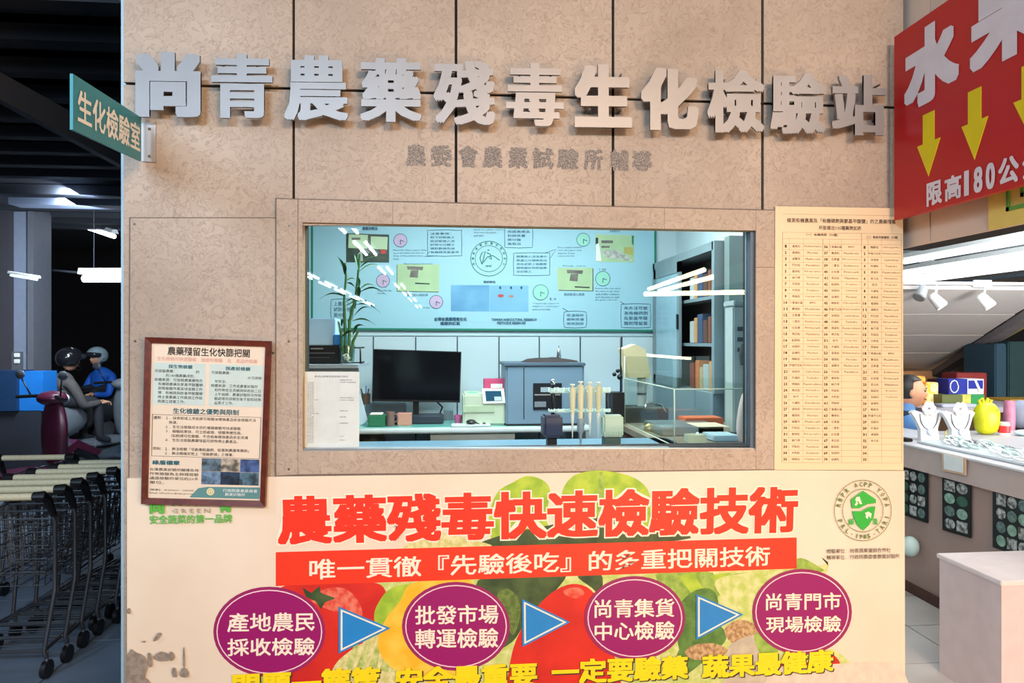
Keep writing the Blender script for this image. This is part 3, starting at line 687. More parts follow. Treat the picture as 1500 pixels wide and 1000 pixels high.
for q_ in ([(582, 386.7), (643.7, 387), (643, 427), (582, 426)], [(816, 392), (868, 392), (868, 425.6), (817, 424.5)]):
    pf('photo_edge', [(a+(1.2 if a > 700 else -.8), b+1) for a, b in q_], PBK); pf('photo_print', q_, PGN, y=y2)
    x, y_ = q_[0]
    pf('photo_detail', [(x+14, y_+3), (x+38, y_+4), (x+37, y_+9), (x+15, y_+8)], PGR, y=y3); pf('photo_detail', [(x+20, y_+9), (x+31, y_+9), (x+30, y_+20), (x+18, y_+19)], PGR, y=y3)
    pf('photo_detail', [(x+26, y_+27), (x+48, y_+28), (x+47, y_+30), (x+26, y_+29)], PBK, y=y3)
pf('photo_print', [(660.5, 417.4), (717, 417.6), (717, 456), (660.5, 455.5)], PBL)
pf('photo_print', [(717.5, 417.6), (774, 418), (774, 456.4), (717.5, 456)], M('photo_blue_light', (122, 180, 214), .5, noise=(5, .1)))
pf('photo_detail', ringpts(733.5, 433, 4.6, 2.4, 12), PRD, y=y2); pf('photo_detail', ringpts(748.7, 433.8, 3.8, 1.8, 12), M('spot_orange', (176, 128, 100), .5), y=y2)
for x in (732.7, 748.6, 763.8): pf('photo_detail', ringpts(x, 421.3, 1.6, 2.2, 10), BIK, y=y2)
pf('photo_print', [(871.8, 343), (929.4, 344.5), (929, 384.5), (872.5, 383)], PGN)
pf('photo_detail', [(873, 349), (876, 350), (879, 365), (881, 382), (873, 382)], WHITE, y=y2, label='white-coated figure in the photo'); pf('photo_detail', [(872.5, 348), (876, 348), (876.5, 356), (872.5, 358)], BLACK, y=y3)
pf('photo_detail', [(881, 352), (898, 352), (898, 356), (881, 356)], PGR, y=y2); pf('photo_detail', [(881, 360), (893, 360), (893, 363), (881, 363)], PGR, y=y2)
pf('photo_detail', [(883, 366), (905, 366), (926, 380), (926, 383), (884, 376)], M('lab_items', (196, 200, 190), .6, noise=(30, .4)), y=y2); pf('photo_detail', [(914, 362), (927, 362), (927, 374), (914, 371)], M('crate_yellow', (180, 176, 100), .6), y=y2)
pf('photo_detail', [(925.5, 345), (928.5, 345), (928, 360), (925.5, 356)], GB, y=y3)
CP = M('dial_pink', (196, 176, 206), .5); CG = M('dial_green', (150, 216, 196), .5)
def ring3(x, y, rx, ry, w, mat, name): ringflat(x, y, rx, ry, w, y3, n=24).build(name, mat, lpz)
for x, y_, r, m_ in ((586.5, 352, 10, CP), (561, 411, 10, CP), (639, 442, 10, CP), (854.4, 351, 10, CG), (792, 428, 11.5, CG), (883, 408, 11, CG)):
    pf('dial', ringpts(x, y_, r, r, 24), m_, y=y2); ring3(x, y_, r, r, .7, BIK, 'dial_ring')
    MB().add([P(a, b, y3) for a, b in ((x-.5, y_), (x, y_-1), (x+6, y_+1.5), (x+6, y_+2.3))]+[P(a, b, y3) for a, b in ((x-.5, y_), (x+.5, y_), (x+.6, y_+6), (x-.3, y_+6))], [(0, 1, 2, 3), (4, 5, 6, 7)]).build('dial_hand', BIK, lpz)
PT = MB()
def pt(s, x0, y0, x1, y1, b=0): letter(PT, s, rq(x0, y0, x1, y1, y3), .0002, (b, b))
def bubble(x0, y0, x1, y1, rows_, tail=None):
    r = 4; pts = smoothpts([(x0+r, y0), (x1-r, y0), (x1, y0+r), (x1, y1-r), (x1-r, y1), (x0+r, y1), (x0, y1-r), (x0, y0+r)], 2)
    MB().tube([P(a, b, y2) for a, b in pts], .0016, 4, True).build('speech_box', BIK, lpz)
    if tail: MB().tube([P(a, b, y2) for a, b in tail], .0016, 4).build('speech_tail', BIK, lpz)
    n_ = len(rows_)
    for k, s in enumerate(rows_):
        yy = y0+3.5+k*(y1-y0-5)/n_; pt(s, x0+4, yy, x0+4+(x1-x0-8)*min(1, len(s)/max(len(t) for t in rows_)), yy+(y1-y0-5)/n_-2.2)
bubble(626.5, 337, 676, 374.6, ['注意事項：', '取下試紙後之', '將試紙放入液', '計時三分鐘之', '讀取數據及結', '有機磷及氨基甲'], [(640, 374.6), (622, 375.5), (630, 368)])
bubble(739.5, 328, 780, 362.5, ['檢體處理：', '將蔬果樣品', '剪碎放置', '兩分鐘', '後取出'])
bubble(752.5, 370.5, 805, 403, ['蔬果放入浸泡液中', '震盪三分鐘後取出', '滴在試紙上後觀察', '顏色變化判定結果', '並記錄之'], [(798, 370.5), (814.5, 365), (806, 378)])
bubble(826, 456, 859, 479.5, ['低溫保存', '避免受潮', '使用期限'], [(832, 456), (824, 451)])
bubble(910, 445, 952.6, 479.5, ['本方法可檢', '測有機磷劑', '及氨基甲酸', '鹽劑殘留量'], [(914, 445), (908, 441)])
bubble(485, 438, 517, 468, ['上層放入', '試劑浸泡', '兩分鐘'])
for x0, y0, ws in ((576, 365, ['Place the filter paper strip', 'upon the plate and add one', 'drop of the solution then', 'wait.']), (694, 335, ['Apply the sample solution', 'drop onto the paper', 'and wait']), (817, 361, ['Drop sample solution', 'onto the paper strip', 'wait for 3 min', 'remove and dry']),
                   (872, 421, ['Remove the strip when', 'the time is up rinse', 'with buffer solution', 'and observe it until', 'the spots come out']), (780, 443, ['Compare the colours of', 'sample to control spot', 'and record data']), (553, 424, ['Wait for the', 'sample'])):
    for k, s in enumerate(ws): pt(s, x0, y0+k*4.2, x0+1.75*len(s), y0+k*4.2+2.8)
pt('酵素抑制法', 531, 332, 553, 337, .02); pt('Rapid bioassay of pesticide', 592, 385, 634, 388); pt('試紙放入測試液', 596, 430, 627, 433.5); pt('測試紙色', 708, 411, 726, 414.5, .02); pt('測試紙浸入樣液', 826, 429, 856, 433); pt('Step one', 824, 388, 858, 390.5)
pt('生物檢定法', 893, 337, 908, 340); pt('5:0', 805, 436, 815, 439.5); pt('1:30', 878, 393, 888, 396); pt('1:00', 621, 449, 629, 452)
pt('台灣省農藥殘毒生化', 636, 464.5, 684, 470, .03); pt('檢驗的紅斑', 645, 470.8, 674, 476, .03)
pt('TAIWAN AGRICULTURAL RESEARCH', 720, 466, 786, 470, .03); pt('PESTICIDE RESIDUES', 728, 471, 770, 475, .03)
PT.build('lettering', BIK, lpz)
# round emblem on the poster
ring3(716, 378.6, 27, 26, .9, GB, 'emblem_ring'); ring3(716, 378.6, 20.5, 19.5, .7, GB, 'emblem_ring')
EM = MB()
for k, ch in enumerate('台灣省農業試驗所研究中心'):
    a = math.radians(200-k*20); X, Y = 716+23.6*math.cos(a), 378.6-22.6*math.sin(a)
    letter(EM, ch, rq(X-1.7, Y-1.8, X+1.7, Y+1.8, y3), .0002, (.02, .02))
letter(EM, '1895', rq(711, 388, 720, 391, y3), .0002, (.02, .02))
for pth in ([(706, 387), (703, 378), (706, 370), (711, 368), (709, 376), (706, 387)], [(708, 384), (714, 376), (722, 374), (732, 381)], [(713, 370), (718, 372), (720, 380), (716, 377)], [(714, 366), (717, 366)]):
    EM.tube([P(a, b, y3) for a, b in pth], .0026, 4)
EM.build('emblem_drawing', GB, lpz)

# sill ledge, bench, shelf
LEDZ = 1.06
MB().box(-.50, .98, yb+WT, 3.05, LEDZ-.03, LEDZ).build('inner_ledge', M('ledge_blue', (110, 150, 172), .3), None, 'blue-grey ledge running along the inside of the window', 'ledge')
bench = thing('lab_bench', 'long lab bench with pale turquoise top and beige drawers along the back wall', 'bench', (.1, 4.7, 0))
bt_z = P(700, 626, 4.4)[2]
MB().box(lx0+.02, .92, 4.40, 4.98, bt_z-.035, bt_z, .01).build('worktop', M('worktop_white', (214, 226, 226), .35), bench)
MB().box(lx0+.05, .55, 4.43, 4.96, bt_z, bt_z+.003).build('glass_top', M('worktop_turquoise', (104, 178, 170), .2), bench)
BE = M('drawer_beige', (196, 196, 184), .5); LBP = M('panel_blue', (150, 190, 206), .5)
MB().box(-.13, .42, 4.46, 4.96, bt_z-.14, bt_z-.036).build('drawer', BE, bench)
MB().box(-.02, .10, 4.455, 4.46, bt_z-.10, bt_z-.085).build('drawer_handle', STEEL, bench)
MB().box(.20, .56, 4.47, 4.9, .02, bt_z-.15).build('side_panel', LBP, bench); MB().box(-.12, .18, 4.55, 4.9, .1, bt_z-.15).build('cupboard', M('cupboard_navy', (50, 62, 84), .5), bench)
MB().box(lx0+.03, lx0+.08, 4.45, 4.95, 0, bt_z-.036).build('leg', STEEL, bench); MB().box(.84, .89, 4.45, 4.95, 0, bt_z-.036).build('leg', STEEL, bench)
# items under bench, left
MB().ball(P(545, 645, 4.7), .09, .12, .13).build('rubbish_bag', M('olive_bag', (96, 92, 60), .5, noise=(20, .4)), None, 'olive crumpled bag under the bench beside the taped paper', 'bag')
stl = thing('swivel_chair', 'dark swivel chair with maroon back pushed under the bench', 'chair', (P(580, 640, 4.3)[0], 4.3, 0))
cx_ = P(580, 640, 4.3)[0]
MB().box(cx_-.12, cx_+.14, 4.14, 4.19, .72, 1.0-.14, .02).build('backrest', M('maroon_fabric', (110, 50, 62), .8), stl)
MB().box(cx_-.2, cx_+.2, 4.18, 4.55, .5, .57, .02).build('seat', M('seat_black', (30, 30, 34), .7), stl)
MB().tube([(cx_, 4.19, .75), (cx_, 4.22, .52)], .015).build('back_post', BLACK, stl); MB().lathe((cx_, 4.36, .06), [(.03, 0), (.03, .44)], 10).build('column', BLACK, stl)
for a in range(5):
    w = a*1.2566; MB().tube([(cx_, 4.36, .09), (cx_+.2*math.cos(w), 4.36+.2*math.sin(w), .045)], .014).build('leg', BLACK, stl)
    MB().ball((cx_+.2*math.cos(w), 4.36+.2*math.sin(w), .022), .022, .022, .022, 8, 6).build('caster', BLACK, stl)
# monitor
mq = pq([(546.8, 511), (676, 515), (673.7, 589.5), (544.5, 587.5)], 4.72)
mon = thing('monitor', 'large black flat computer monitor on the bench against the back wall', 'monitor', (P(609, 610, 4.72)[0], 4.72, bt_z+.003))
plate(mq, .03).build('housing', BLACK, mon); plate(sub(mq, .012, .02, .988, .96), .001, .0012).build('screen', M('screen_glass', (14, 14, 17), .12), mon)
bxp(605, 585, 613.5, 612, 4.76, .04).build('stand_neck', BLACK, mon)
bs = MB().box(P(565.6, 612, 4.6)[0], P(649.6, 612, 4.6)[0], 4.58, 4.84, bt_z+.003, bt_z+.05, .01).build('stand_base', M('base_slate', (44, 52, 66), .4), mon)
MB().tube([P(640, 588, 4.80), P(648, 596, 4.84), P(644, 606, 4.86), P(655, 610, 4.86)], .006).build('cable', BLACK, mon)
# left: shelf with printer, vase, box
shz = P(520, 532, 3.9)[2]; xs0 = lx0+.01
shx1 = P(528, 535, 3.8)[0]
sf = thing('side_shelf', 'grey shelf on the lab side wall carrying the printer and bamboo vase', 'shelf', (-.9, 3.9, shz-.05))
MB().box(xs0, shx1, 3.70, 4.2, shz-.02, shz).build('board', M('shelf_steel', (160, 178, 190), .4), sf); MB().box(xs0, shx1, 3.72, 3.74, shz-.06, shz-.02).build('lip', M('shelf_grey', (110, 124, 136), .5), sf)
MB().box(xs0, shx1-.1, 3.8, 4.15, .0, shz-.02).build('cabinet_body', M('cabinet_grey', (132, 150, 160), .5), sf)
pr = thing('label_printer', 'low black machine on the grey side shelf beside the bamboo', 'printer', (-.86, 3.95, shz))
bxp(430, 506, 500, 531.5, 3.8, .32, .008).build('housing', BLACK, pr); bxp(430, 516, 490, 518, 3.79, .012).build('slot', M('slot_grey', (70, 74, 80), .4), pr)
bxp(430, 523, 482, 524, 3.79, .012).build('slot', M('slot_grey', (70, 74, 80), .4), pr); bxp(455, 509.5, 473, 511.5, 3.793, .008).build('badge', STEEL, pr)
fr = MB()
for a, b in (((502, 509), (528, 509)), ((528, 509), (528, 531)), ((502, 531), (528, 531))):
    fr.tube([P(a[0], a[1], 3.82), P(b[0], b[1], 3.82)], .005, 6); fr.tube([P(a[0], a[1], 3.98), P(b[0], b[1], 3.98)], .005, 6)
for a, b in ((528, 509), (528, 531), (502, 509)): fr.tube([P(a, b, 3.82), tuple(Vector(P(a, b, 3.82))+Vector((0, .16, 0)))], .005, 6)
fr.build('wire_rack', BLACK, None, 'small black open wire rack at the end of the side shelf', 'rack')
bb = thing('storage_box', 'pale blue box with bright blue corner on top of the black machine', 'box', P(468, 505.5, 3.84))
bxp(447, 466, 491, 505.6, 3.84, .2, .004).build('body', M('box_paleblue', (170, 206, 232), .5), bb); bxp(488, 490, 501, 505.6, 3.83, .21, .004).build('corner', M('box_blue', (50, 130, 200), .5), bb)
# lucky bamboo
vz = shz; vx = P(508, 530, 3.74)[0]
vs = thing('bamboo_vase', 'lucky bamboo in a clear glass vase of pebbles on the side shelf', 'plant', (vx, 3.76, vz))
MB().lathe((vx, 3.76, vz+.001), [(.034, 0), (.036, .01), (.044, .1), (.042, .1), (.034, .012)], 16).build('vase', BAGF, vs)
pb = MB()
for k in range(26):
    a = random.random()*6.28; r = random.random()*.026; pb.ball((vx+r*math.cos(a), 3.76+r*math.sin(a), vz+.014+random.random()*.04), .008, .008, .006, 6, 4)
pb.build('pebble', M('pebble_white', (214, 210, 200), .5), vs, kind='stuff')
STM = M('bamboo_stem', (60, 116, 54), .5, noise=(50, .3)); LF = M('bamboo_leaf', (34, 92, 48), .45, noise=(20, .3))
def leafm(p0, p1, w):
    p0, p1 = Vector(p0), Vector(p1); m_ = MB(); d = p1-p0; s = d.cross(Vector((0, 1, 0))).normalized(); pts = []
    for i in range(7):
        t = i/6; c = p0+d*t+Vector((0, 0, .18*d.length*math.sin(t*3.14)-.0)); ww = w*math.sin(min(1, t*1.15+.08)*3.0)
        pts += [c+s*ww, c+Vector((0, .25*ww, -.3*ww)), c-s*ww]
    m_.add(pts, [(3*i+j, 3*i+j+1, 3*i+j+4, 3*i+j+3) for i in range(6) for j in (0, 1)]); return m_
for st in ([(507, 528), (505, 470), (504, 440), (507, 405), (505, 385)], [(511, 528), (512, 470), (520, 440), (524, 408), (527, 372)], [(503, 528), (500, 490), (497, 478)], [(514, 528), (517, 500), (524, 486)]):
    MB().tube([P(a, b, 3.76) for a, b in st], [.0085]*2+[.006]*(len(st)-2), 8).build('stem', STM, vs)
for x0, y0, x1, y1, w in ((505, 398, 493, 376, 3.0), (505, 402, 505, 386, 6), (525, 395, 518, 372, 5), (527, 392, 545, 384, 2.6), (526, 398, 558, 390, 2.6), (527, 388, 556, 376, 2), (506, 412, 524, 411, 2.6), (508, 414, 522, 424, 3), (526, 420, 524, 405, 6), (526, 424, 552, 420, 3), (527, 428, 566, 432, 2.8), (525, 436, 526, 418, 7),
                          (504, 434, 468, 438, 2.6), (505, 436, 490, 430, 2.2), (506, 442, 530, 440, 3), (508, 447, 548, 445, 3), (522, 446, 557, 458, 3.4), (520, 452, 518, 436, 6), (519, 462, 545, 452, 2.4), (516, 470, 550, 476, 3), (514, 465, 517, 445, 7), (517, 490, 526, 474, 5), (498, 484, 494, 470, 4), (500, 494, 520, 486, 4), (504, 392, 499, 380, 2), (518, 482, 536, 479, 2.6), (500, 478, 502, 466, 4)):
    leafm(P(x0, y0, 3.76+random.uniform(-.05, .03)), P(x1, y1, 3.76+random.uniform(-.1, .08)), w*.0034*.5).build('leaf', LF, vs)
MB().box(P(443.5, 500, 2.62)[0]-.012, P(446.5, 500, 2.62)[0], 2.62, 2.7, P(445, 657, 2.62)[2], P(445, 388, 2.62)[2]).build('green_strip', M('curtain_green', (24, 70, 52), .8), None, 'dark green narrow curtain edge at the side of the window', 'curtain')
# paper taped inside the glass
tq = pq([(444.4, 544), (526.5, 544.3), (526, 657), (444, 657)], D+.027)
PAPER2 = M('form_paper', (206, 214, 212), .7)
tp = thing('taped_form', 'white printed form taped in the lower corner of the window', 'paper', tuple((Vector(tq[2])+Vector(tq[3]))/2))
plate(tq, .001).build('sheet', PAPER2, tp)
G = MB(); tqo = [Vector(p)+qn(tq)*.0004 for p in tq]
for k in range(38): G.add(sub(tqo, .25, .13+k*.0215, .63, .1312+k*.0215), [(0, 1, 2, 3)])
for k in range(10): G.add(sub(tqo, .25+k*.042, .13, .2525+k*.042, .93), [(0, 1, 2, 3)])
for x in (.06, .63, .94): G.add(sub(tqo, x, .09, x+.003, .96), [(0, 1, 2, 3)])
G.build('table_lines', M('pale_line', (196, 206, 204), .8), tp)
G = MB()
for k in range(36): letter(G, cn[k % 26], sub(tqo, .07, .136+k*.0222, .07+.04*len(cn[k % 26]), .150+k*.0222), .0002)
for k, (v, s) in enumerate(((.075, '農產品農藥殘留檢驗日報表'),)): letter(G, s, sub(tqo, .2, .05, .8, .075), .0002)
for v, s in ((.1, '檢驗結果說明'), (.13, '抑制率未達標準值'), (.33, '複檢後合格者可'), (.36, '依規定上市販售'), (.5, '檢驗人員'), (.58, '備註欄'), (.66, '取樣時間'), (.83, '主任'), (.88, '承辦人')): letter(G, s, sub(tqo, .65, v, .65+.036*len(s), v+.016), .0002)
G.build('lettering', M('grey_print', (120, 122, 124), .8), tp)
MB().poly([PD(527, 577, 4.5), PD(538, 616, 4.5), PD(530, 622, 4.5), PD(522, 622, 4.5), PD(522, 590, 4.5)], (0, .03, 0)).build('folded_sheet', M('sheet_blue', (206, 224, 236), .6), None, 'folded pale sheet standing beside the taped form', 'paper')
# bench clutter
def simple(name, label, cat, rect, y, dy, mat, b=.006, **k): return bxp(*rect, y, dy, b).build(name, mat, None, label, cat, **k)
z0 = bt_z+.003
def onb(x0, y0, x1, yf, dy, mat, b=.006, mb=None, z=None):   # box standing on the bench: px x range, px top at front y
    zz = z0 if z is None else z
    return (mb or MB()).box(P(x0, y0, yf)[0], P(x1, y0, yf)[0], yf, yf+dy, zz, P((x0+x1)/2, y0, yf)[2], b)
onb(535, 592, 593, 4.78, .15, None).build('keyboard_box', M('slate_box', (84, 100, 114), .5), None, 'low slate grey box behind the mug at the monitor foot', 'box')
pp = thing('pen_pot', 'brown pot of pens standing on the slate grey box', 'pen pot', P(536, 591, 4.84))
MB().lathe(P(536, 592, 4.84), [(.028, 0), (.032, .075), (.028, .075), (.024, .01)], 12).build('pot', M('pot_brown', (110, 84, 70), .6), pp)
for k in range(5):
    b_ = Vector(P(536, 588, 4.84)); MB().tube([b_+Vector((.004*k-.008, 0, 0)), b_+Vector((.018*k-.036, .01, .09+.01*(k % 3)))], .004, 6).build('pen', (BLACK, WHITE, MATS['box_blue'])[k % 3], pp)
mg = thing('mug', 'tall pinkish brown mug in front of the monitor', 'mug', (P(572, 606, 4.5)[0], 4.5, z0)); mx_ = P(572, 606, 4.5)[0]
MB().lathe((mx_, 4.5, z0), [(.024, 0), (.026, .01), (.026, .095), (.022, .095), (.022, .01)], 14).build('body', M('mug_brown', (140, 108, 100), .5, noise=(30, .2)), mg)
MB().tube([(mx_+.025, 4.5, z0+.08), (mx_+.045, 4.5, z0+.07), (mx_+.045, 4.5, z0+.035), (mx_+.025, 4.5, z0+.025)], .005, 6).build('handle', MATS['mug_brown'], mg)
onb(539, 609, 564, 4.47, .12, None).build('green_pad', M('pad_green', (40, 120, 84), .6), None, 'green sponge pad lying between the form and the mug', 'pad')
onb(541, 606, 560, 4.5, .1, None, z=P(550, 609, 4.47)[2]+.002).build('paper_pad', PAPER, None, 'small paper pad on top of the green sponge pad', 'paper')
onb(582, 605, 603, 4.52, .05, None, .003).build('eraser_box', M('box_salmon', (206, 150, 130), .6), None, 'flat salmon pink box beside the mug', 'box')
onb(650, 602, 664, 4.83, .1, None, .003).build('ruled_tray', M('tray_pale', (150, 170, 180), .5), None, 'small grey tray behind the monitor base', 'tray')
MB().lathe((P(671, 615, 4.62)[0], 4.62, z0), [(.022, 0), (.030, .055), (.027, .055), (.020, .008)], 12).build('pink_cup', M('cup_pink', (206, 104, 150), .5), None, 'small pink cup between monitor and pale green analyser', 'cup')
an = thing('desktop_analyser', 'pale green desktop analyser with tilted blue screen on the bench', 'analyser', (P(709, 616, 4.5)[0], 4.5, z0))
AG = M('analyser_green', (190, 204, 180), .5)
onb(678, 577, 741, 4.48, .3, None, .012).build('body', AG, an); onb(708, 573, 741, 4.5, .2, None, .01).build('raised_deck', AG, an)
bxp(678, 594, 724, 604, 4.474, .008, .002).build('paper_tray', M('analyser_shade', (176, 196, 164), .5), an)
aq = pq([(705.6, 569), (738, 569), (740.5, 590), (708, 591)], 4.47)
plate(aq, .02).build('screen_bezel', WHITE, an); plate(sub(aq, .14, .16, .86, .84), .001, .001).build('screen', M('screen_blue', (30, 84, 110), .3), an); plate(sub(aq, .52, .55, .84, .82), .001, .002).build('screen_window', M('screen_white', (200, 220, 226), .4), an)
MB().ball(P(692, 576.5, 4.6), .048, .06, .016).build('green_cloth', M('cloth_green', (120, 190, 150), .8), None, 'crumpled green cloth on top of the pale green analyser', 'cloth')
pk = thing('tissue_box', 'pink box with white label behind the analyser screen', 'box', P(725, 572, 4.7))
bxp(709, 555, 741, 576, 4.6, .12, .004).build('body', M('box_pink', (196, 70, 110), .5), pk); bxp(719, 562, 736, 568, 4.596, .005).build('label', PAPER, pk)
onb(661, 622, 719, 4.42, .1, None, .004).build('white_tray', M('tray_white', (206, 216, 214), .4), None, 'flat white tray at the bench edge under the computer mouse', 'tray')
MB().ball(P(690, 617.5, 4.47), .032, .04, .016).build('computer_mouse', M('mouse_black', (28, 28, 32), .35), None, 'small black computer mouse on the white tray', 'mouse')
MB().tube([P(696, 618, 4.47), P(704, 622, 4.45), P(711, 620, 4.45), P(706, 618, 4.5)], .004, 6).build('mouse_cable', BLACK, None, 'black curled cable beside the computer mouse', 'cable')
oven = thing('drying_oven', 'large blue-grey lab oven with dark control window standing on the bench', 'oven', (P(798, 615, 4.5)[0], 4.6, z0))
OV = M('oven_grey', (112, 140, 160), .45, noise=(3, .06)); ofr = 4.45
onb(741, 534, 856, ofr, .42, None, .012).build('body', OV, oven); onb(738, 531.5, 858, ofr-.01, .44, None, .004, z=P(800, 536, ofr)[2]).build('lid', M('oven_lid', (84, 104, 120), .5), oven)
bxp(781, 561, 823, 600, ofr-.006, .01, .002).build('window_panel', M('panel_black', (22, 26, 34), .3), oven)
bxp(792, 567, 818, 574, ofr-.01, .006).build('display', M('display_grey', (160, 176, 184), .3), oven); bxp(783, 577, 821, 579, ofr-.01, .006).build('trim_line', STEEL, oven)
bxp(783, 588, 800, 596, ofr-.01, .006).build('label_plate', M('plate_grey', (120, 130, 138), .4), oven)
for x, y0, y1 in ((767, 538, 614),): bxp(x, y0, x+1, y1, ofr-.003, .004).build('door_seam', DARK, oven)
MB().box(P(741, 600, 4.45)[0], P(856, 600, 4.45)[0], 4.44, 4.45, z0, z0+.012).build('base_trim', BLACK, oven)
MB().ball(P(803, 533, 4.66), .22, .14, .045, 16, 8, lambda q_: Vector((q_.x, q_.y, max(-.01, q_.z+.006*math.sin(q_.x*40))))).build('dark_cloth', M('cloth_brown', (62, 52, 52), .8), None, 'dark brown cloth heaped on the lid of the oven', 'cloth')
fl_ = thing('chrome_funnel', 'small upturned chrome funnel standing behind the cloth on the oven', 'funnel', P(818.5, 530, 4.8)); c_ = P(818.5, 530, 4.82)
MB().lathe(c_, [(.022, 0), (.018, .05), (.010, .09), (.004, .1), (.004, .115)], 12).build('cone', CHROME, fl_)
# pipette stand on the ledge
px_y = 2.78
ps = thing('pipette_rack', 'clear plastic pipette carousel rack on the inner ledge', 'rack', (P(850, 650, px_y)[0], px_y, LEDZ))
FRO = M('frosted_plastic', (206, 234, 228), .3)
for y0, y1 in ((568, 575.5), (599, 604)):
    m_ = MB(); bxp(806, y0, 895, y1, px_y+.02, .012, .002, m_)
    for x in (808, 822, 838, 851, 864, 876, 889): m_.tube([P(x-4, y0, px_y), P(x-4, y1-2, px_y-.02), P(x+4, y1-2, px_y-.02), P(x+4, y0, px_y)], .003, 6)
    m_.build('upper_rail' if y0 < 590 else 'lower_rail', FRO, ps)
m_ = MB().tube([P(810, 562, px_y+.03), P(810, 606, px_y+.03)], .009); m_.build('post', BLACK, ps)
m_ = MB().tube([P(889, 568, px_y+.03), P(889, 606, px_y+.03)], .006); m_.build('post', BLACK, ps)
MB().ball(P(810, 560, px_y+.03), .012, .012, .014, 10, 6).build('knob', CHROME, ps)
xa, xb_ = P(795, 640, px_y)[0], P(823, 640, px_y)[0]
MB().box(xa, xb_, px_y-.03, px_y+.07, P(800, 640, px_y)[2], P(800, 607, px_y)[2], .01).build('foot_block', M('block_navy', (44, 54, 84), .4), ps)
MB().box(xa+.02, xb_-.02, px_y, px_y+.05, LEDZ, P(800, 638, px_y)[2], .002).build('foot', BLACK, ps); MB().box(P(885, 640, px_y)[0], P(905, 640, px_y)[0], px_y, px_y+.05, LEDZ, P(800, 642, px_y)[2], .002).build('foot', BLACK, ps)
PIPY = M('pipette_cream', (226, 216, 180), .4); PIPW = M('pipette_white', (232, 232, 222), .4); PG = M('pipette_grey', (150, 160, 168), .4)
plab = ['pipette with amber body at the end by the navy block', 'pipette with fattest tip, second from the navy block', 'pipette with slim short tip, third from the navy block', 'pipette nearest the tip box, with thin pale tip']
for k, (x, yt, yb_, ym) in enumerate(((838.5, 563, 641, 606), (850.5, 559, 656, 612), (864, 560, 637, 604), (876.5, 560, 641, 604))):
    c = Vector(P(x, yt, px_y-.012)); Hh = c.z-P(x, yb_, px_y)[2]; hm = c.z-P(x, ym, px_y)[2]; c.z -= 0
    pt_ = thing('pipette', plab[k], 'pipette', (c.x, c.y, c.z-Hh), 'pipettes hanging in the rack')
    MB().lathe(c, [(.011, -.004), (.011, .002), (.005, .002)][::-1], 12).build('plunger_cap', PIPW, pt_)
    MB().lathe(c, [(.005, 0), (.005, -.012), (.013, -.014), (.0145, -.04), (.012, -hm*.75), (.009, -hm)], 12).build('body', PIPY if k != 3 else M('pipette_mid', (214, 206, 168), .4), pt_)
    MB().box(c.x-.016, c.x+.016, c.y+.002, c.y+.02, c.z-.03, c.z-.02, .003).build('finger_hook', PIPW, pt_)
    if k == 1: MB().lathe(c, [(.014, -hm), (.015, -hm-.05), (.006, -hm-.065), (.003, -Hh)], 12).build('tip', PG, pt_)
    else: MB().lathe(c, [(.008, -hm), (.0065, -hm-.03), (.004, -hm-.05), (.0015, -Hh)], 10).build('tip', PIPW, pt_)
tb = thing('tip_box', 'pale green ribbed tub on the ledge beside the pipettes', 'tub', (P(898, 645, px_y)[0], px_y, LEDZ)); TBM = M('tub_green', (190, 210, 190), .5)
MB().box(P(883, 640, px_y-.05)[0], P(913, 640, px_y-.05)[0], px_y-.06, px_y-.005, P(898, 640, px_y-.05)[2], P(898, 608, px_y-.05)[2], .008).build('tub', TBM, tb)
MB().box(P(886, 640, px_y-.05)[0], P(909, 640, px_y-.05)[0], px_y-.055, px_y-.01, LEDZ, P(898, 641, px_y-.05)[2]).build('stem', M('tub_stem', (70, 90, 84), .6), tb)
for k in range(8):
    xx = P(885+k*3.6, 640, px_y-.06)[0]; MB().box(xx, xx+.004, px_y-.0645, px_y-.06, P(898, 639, px_y-.06)[2], P(898, 632, px_y-.06)[2]).build('rib', TBM, tb)
# rod with clamp
rd = thing('clamp_stand', 'thin dark rod with small clamp standing behind the pipettes', 'clamp stand', (P(909, 560, 3.6)[0], 3.6, P(909, 566, 3.6)[2]))
MB().tube([P(909, 494, 3.6), P(909, 574, 3.6)], .004, 6).build('rod', BLACK, rd)
for p in ((900, 548, .012), (905, 543, .012), (908, 552, .016)): MB().ball(P(p[0], p[1], 3.6), p[2], p[2], p[2], 8, 6).build('clamp', BLACK, rd)
MB().box(P(895, 570, 3.6)[0], P(912, 570, 3.6)[0], 3.56, 3.66, 1.0, P(909, 574, 3.6)[2]).build('base', BLACK, rd); 
# right bench, display case
RBX0 = P(925, 657, 2.75)[0]
rb = thing('side_bench', 'wooden side bench with brown drawer fronts under the glass case', 'bench', (1.3, 3.1, 0))
MB().box(P(912, 614, 4.1)[0]*.0+.90, 1.66, 2.75, 3.62, 1.03, 1.06).build('worktop', M('bench_steel', (150, 140, 120), .35, .3), rb)
MB().box(.93, 1.62, 2.80, 3.58, 0, 1.03).build('drawer_front', M('drawer_brown', (150, 70, 40), .5, noise=(12, .2)), rb)
gc = thing('glass_case', 'clear open-fronted glass case on the side bench', 'glass case', (1.2, 3.2, 1.06))
gx0 = P(988, 600, 2.78)[0]; gx1 = 1.60; gy0, gy1 = 2.78, 3.60; gz0, gz1 = 1.062, P(988, 570, 2.78)[2]
MB().box(gx0, gx0+.004, gy0, gy1, gz0, gz1).build('side_pane', ACRYL, gc); MB().box(gx0, gx1, gy0, gy1, gz1, gz1+.004).build('top_pane', ACRYL, gc)
EDG = M('glass_edge', (206, 216, 196), .2)
m_ = MB(); r = .003
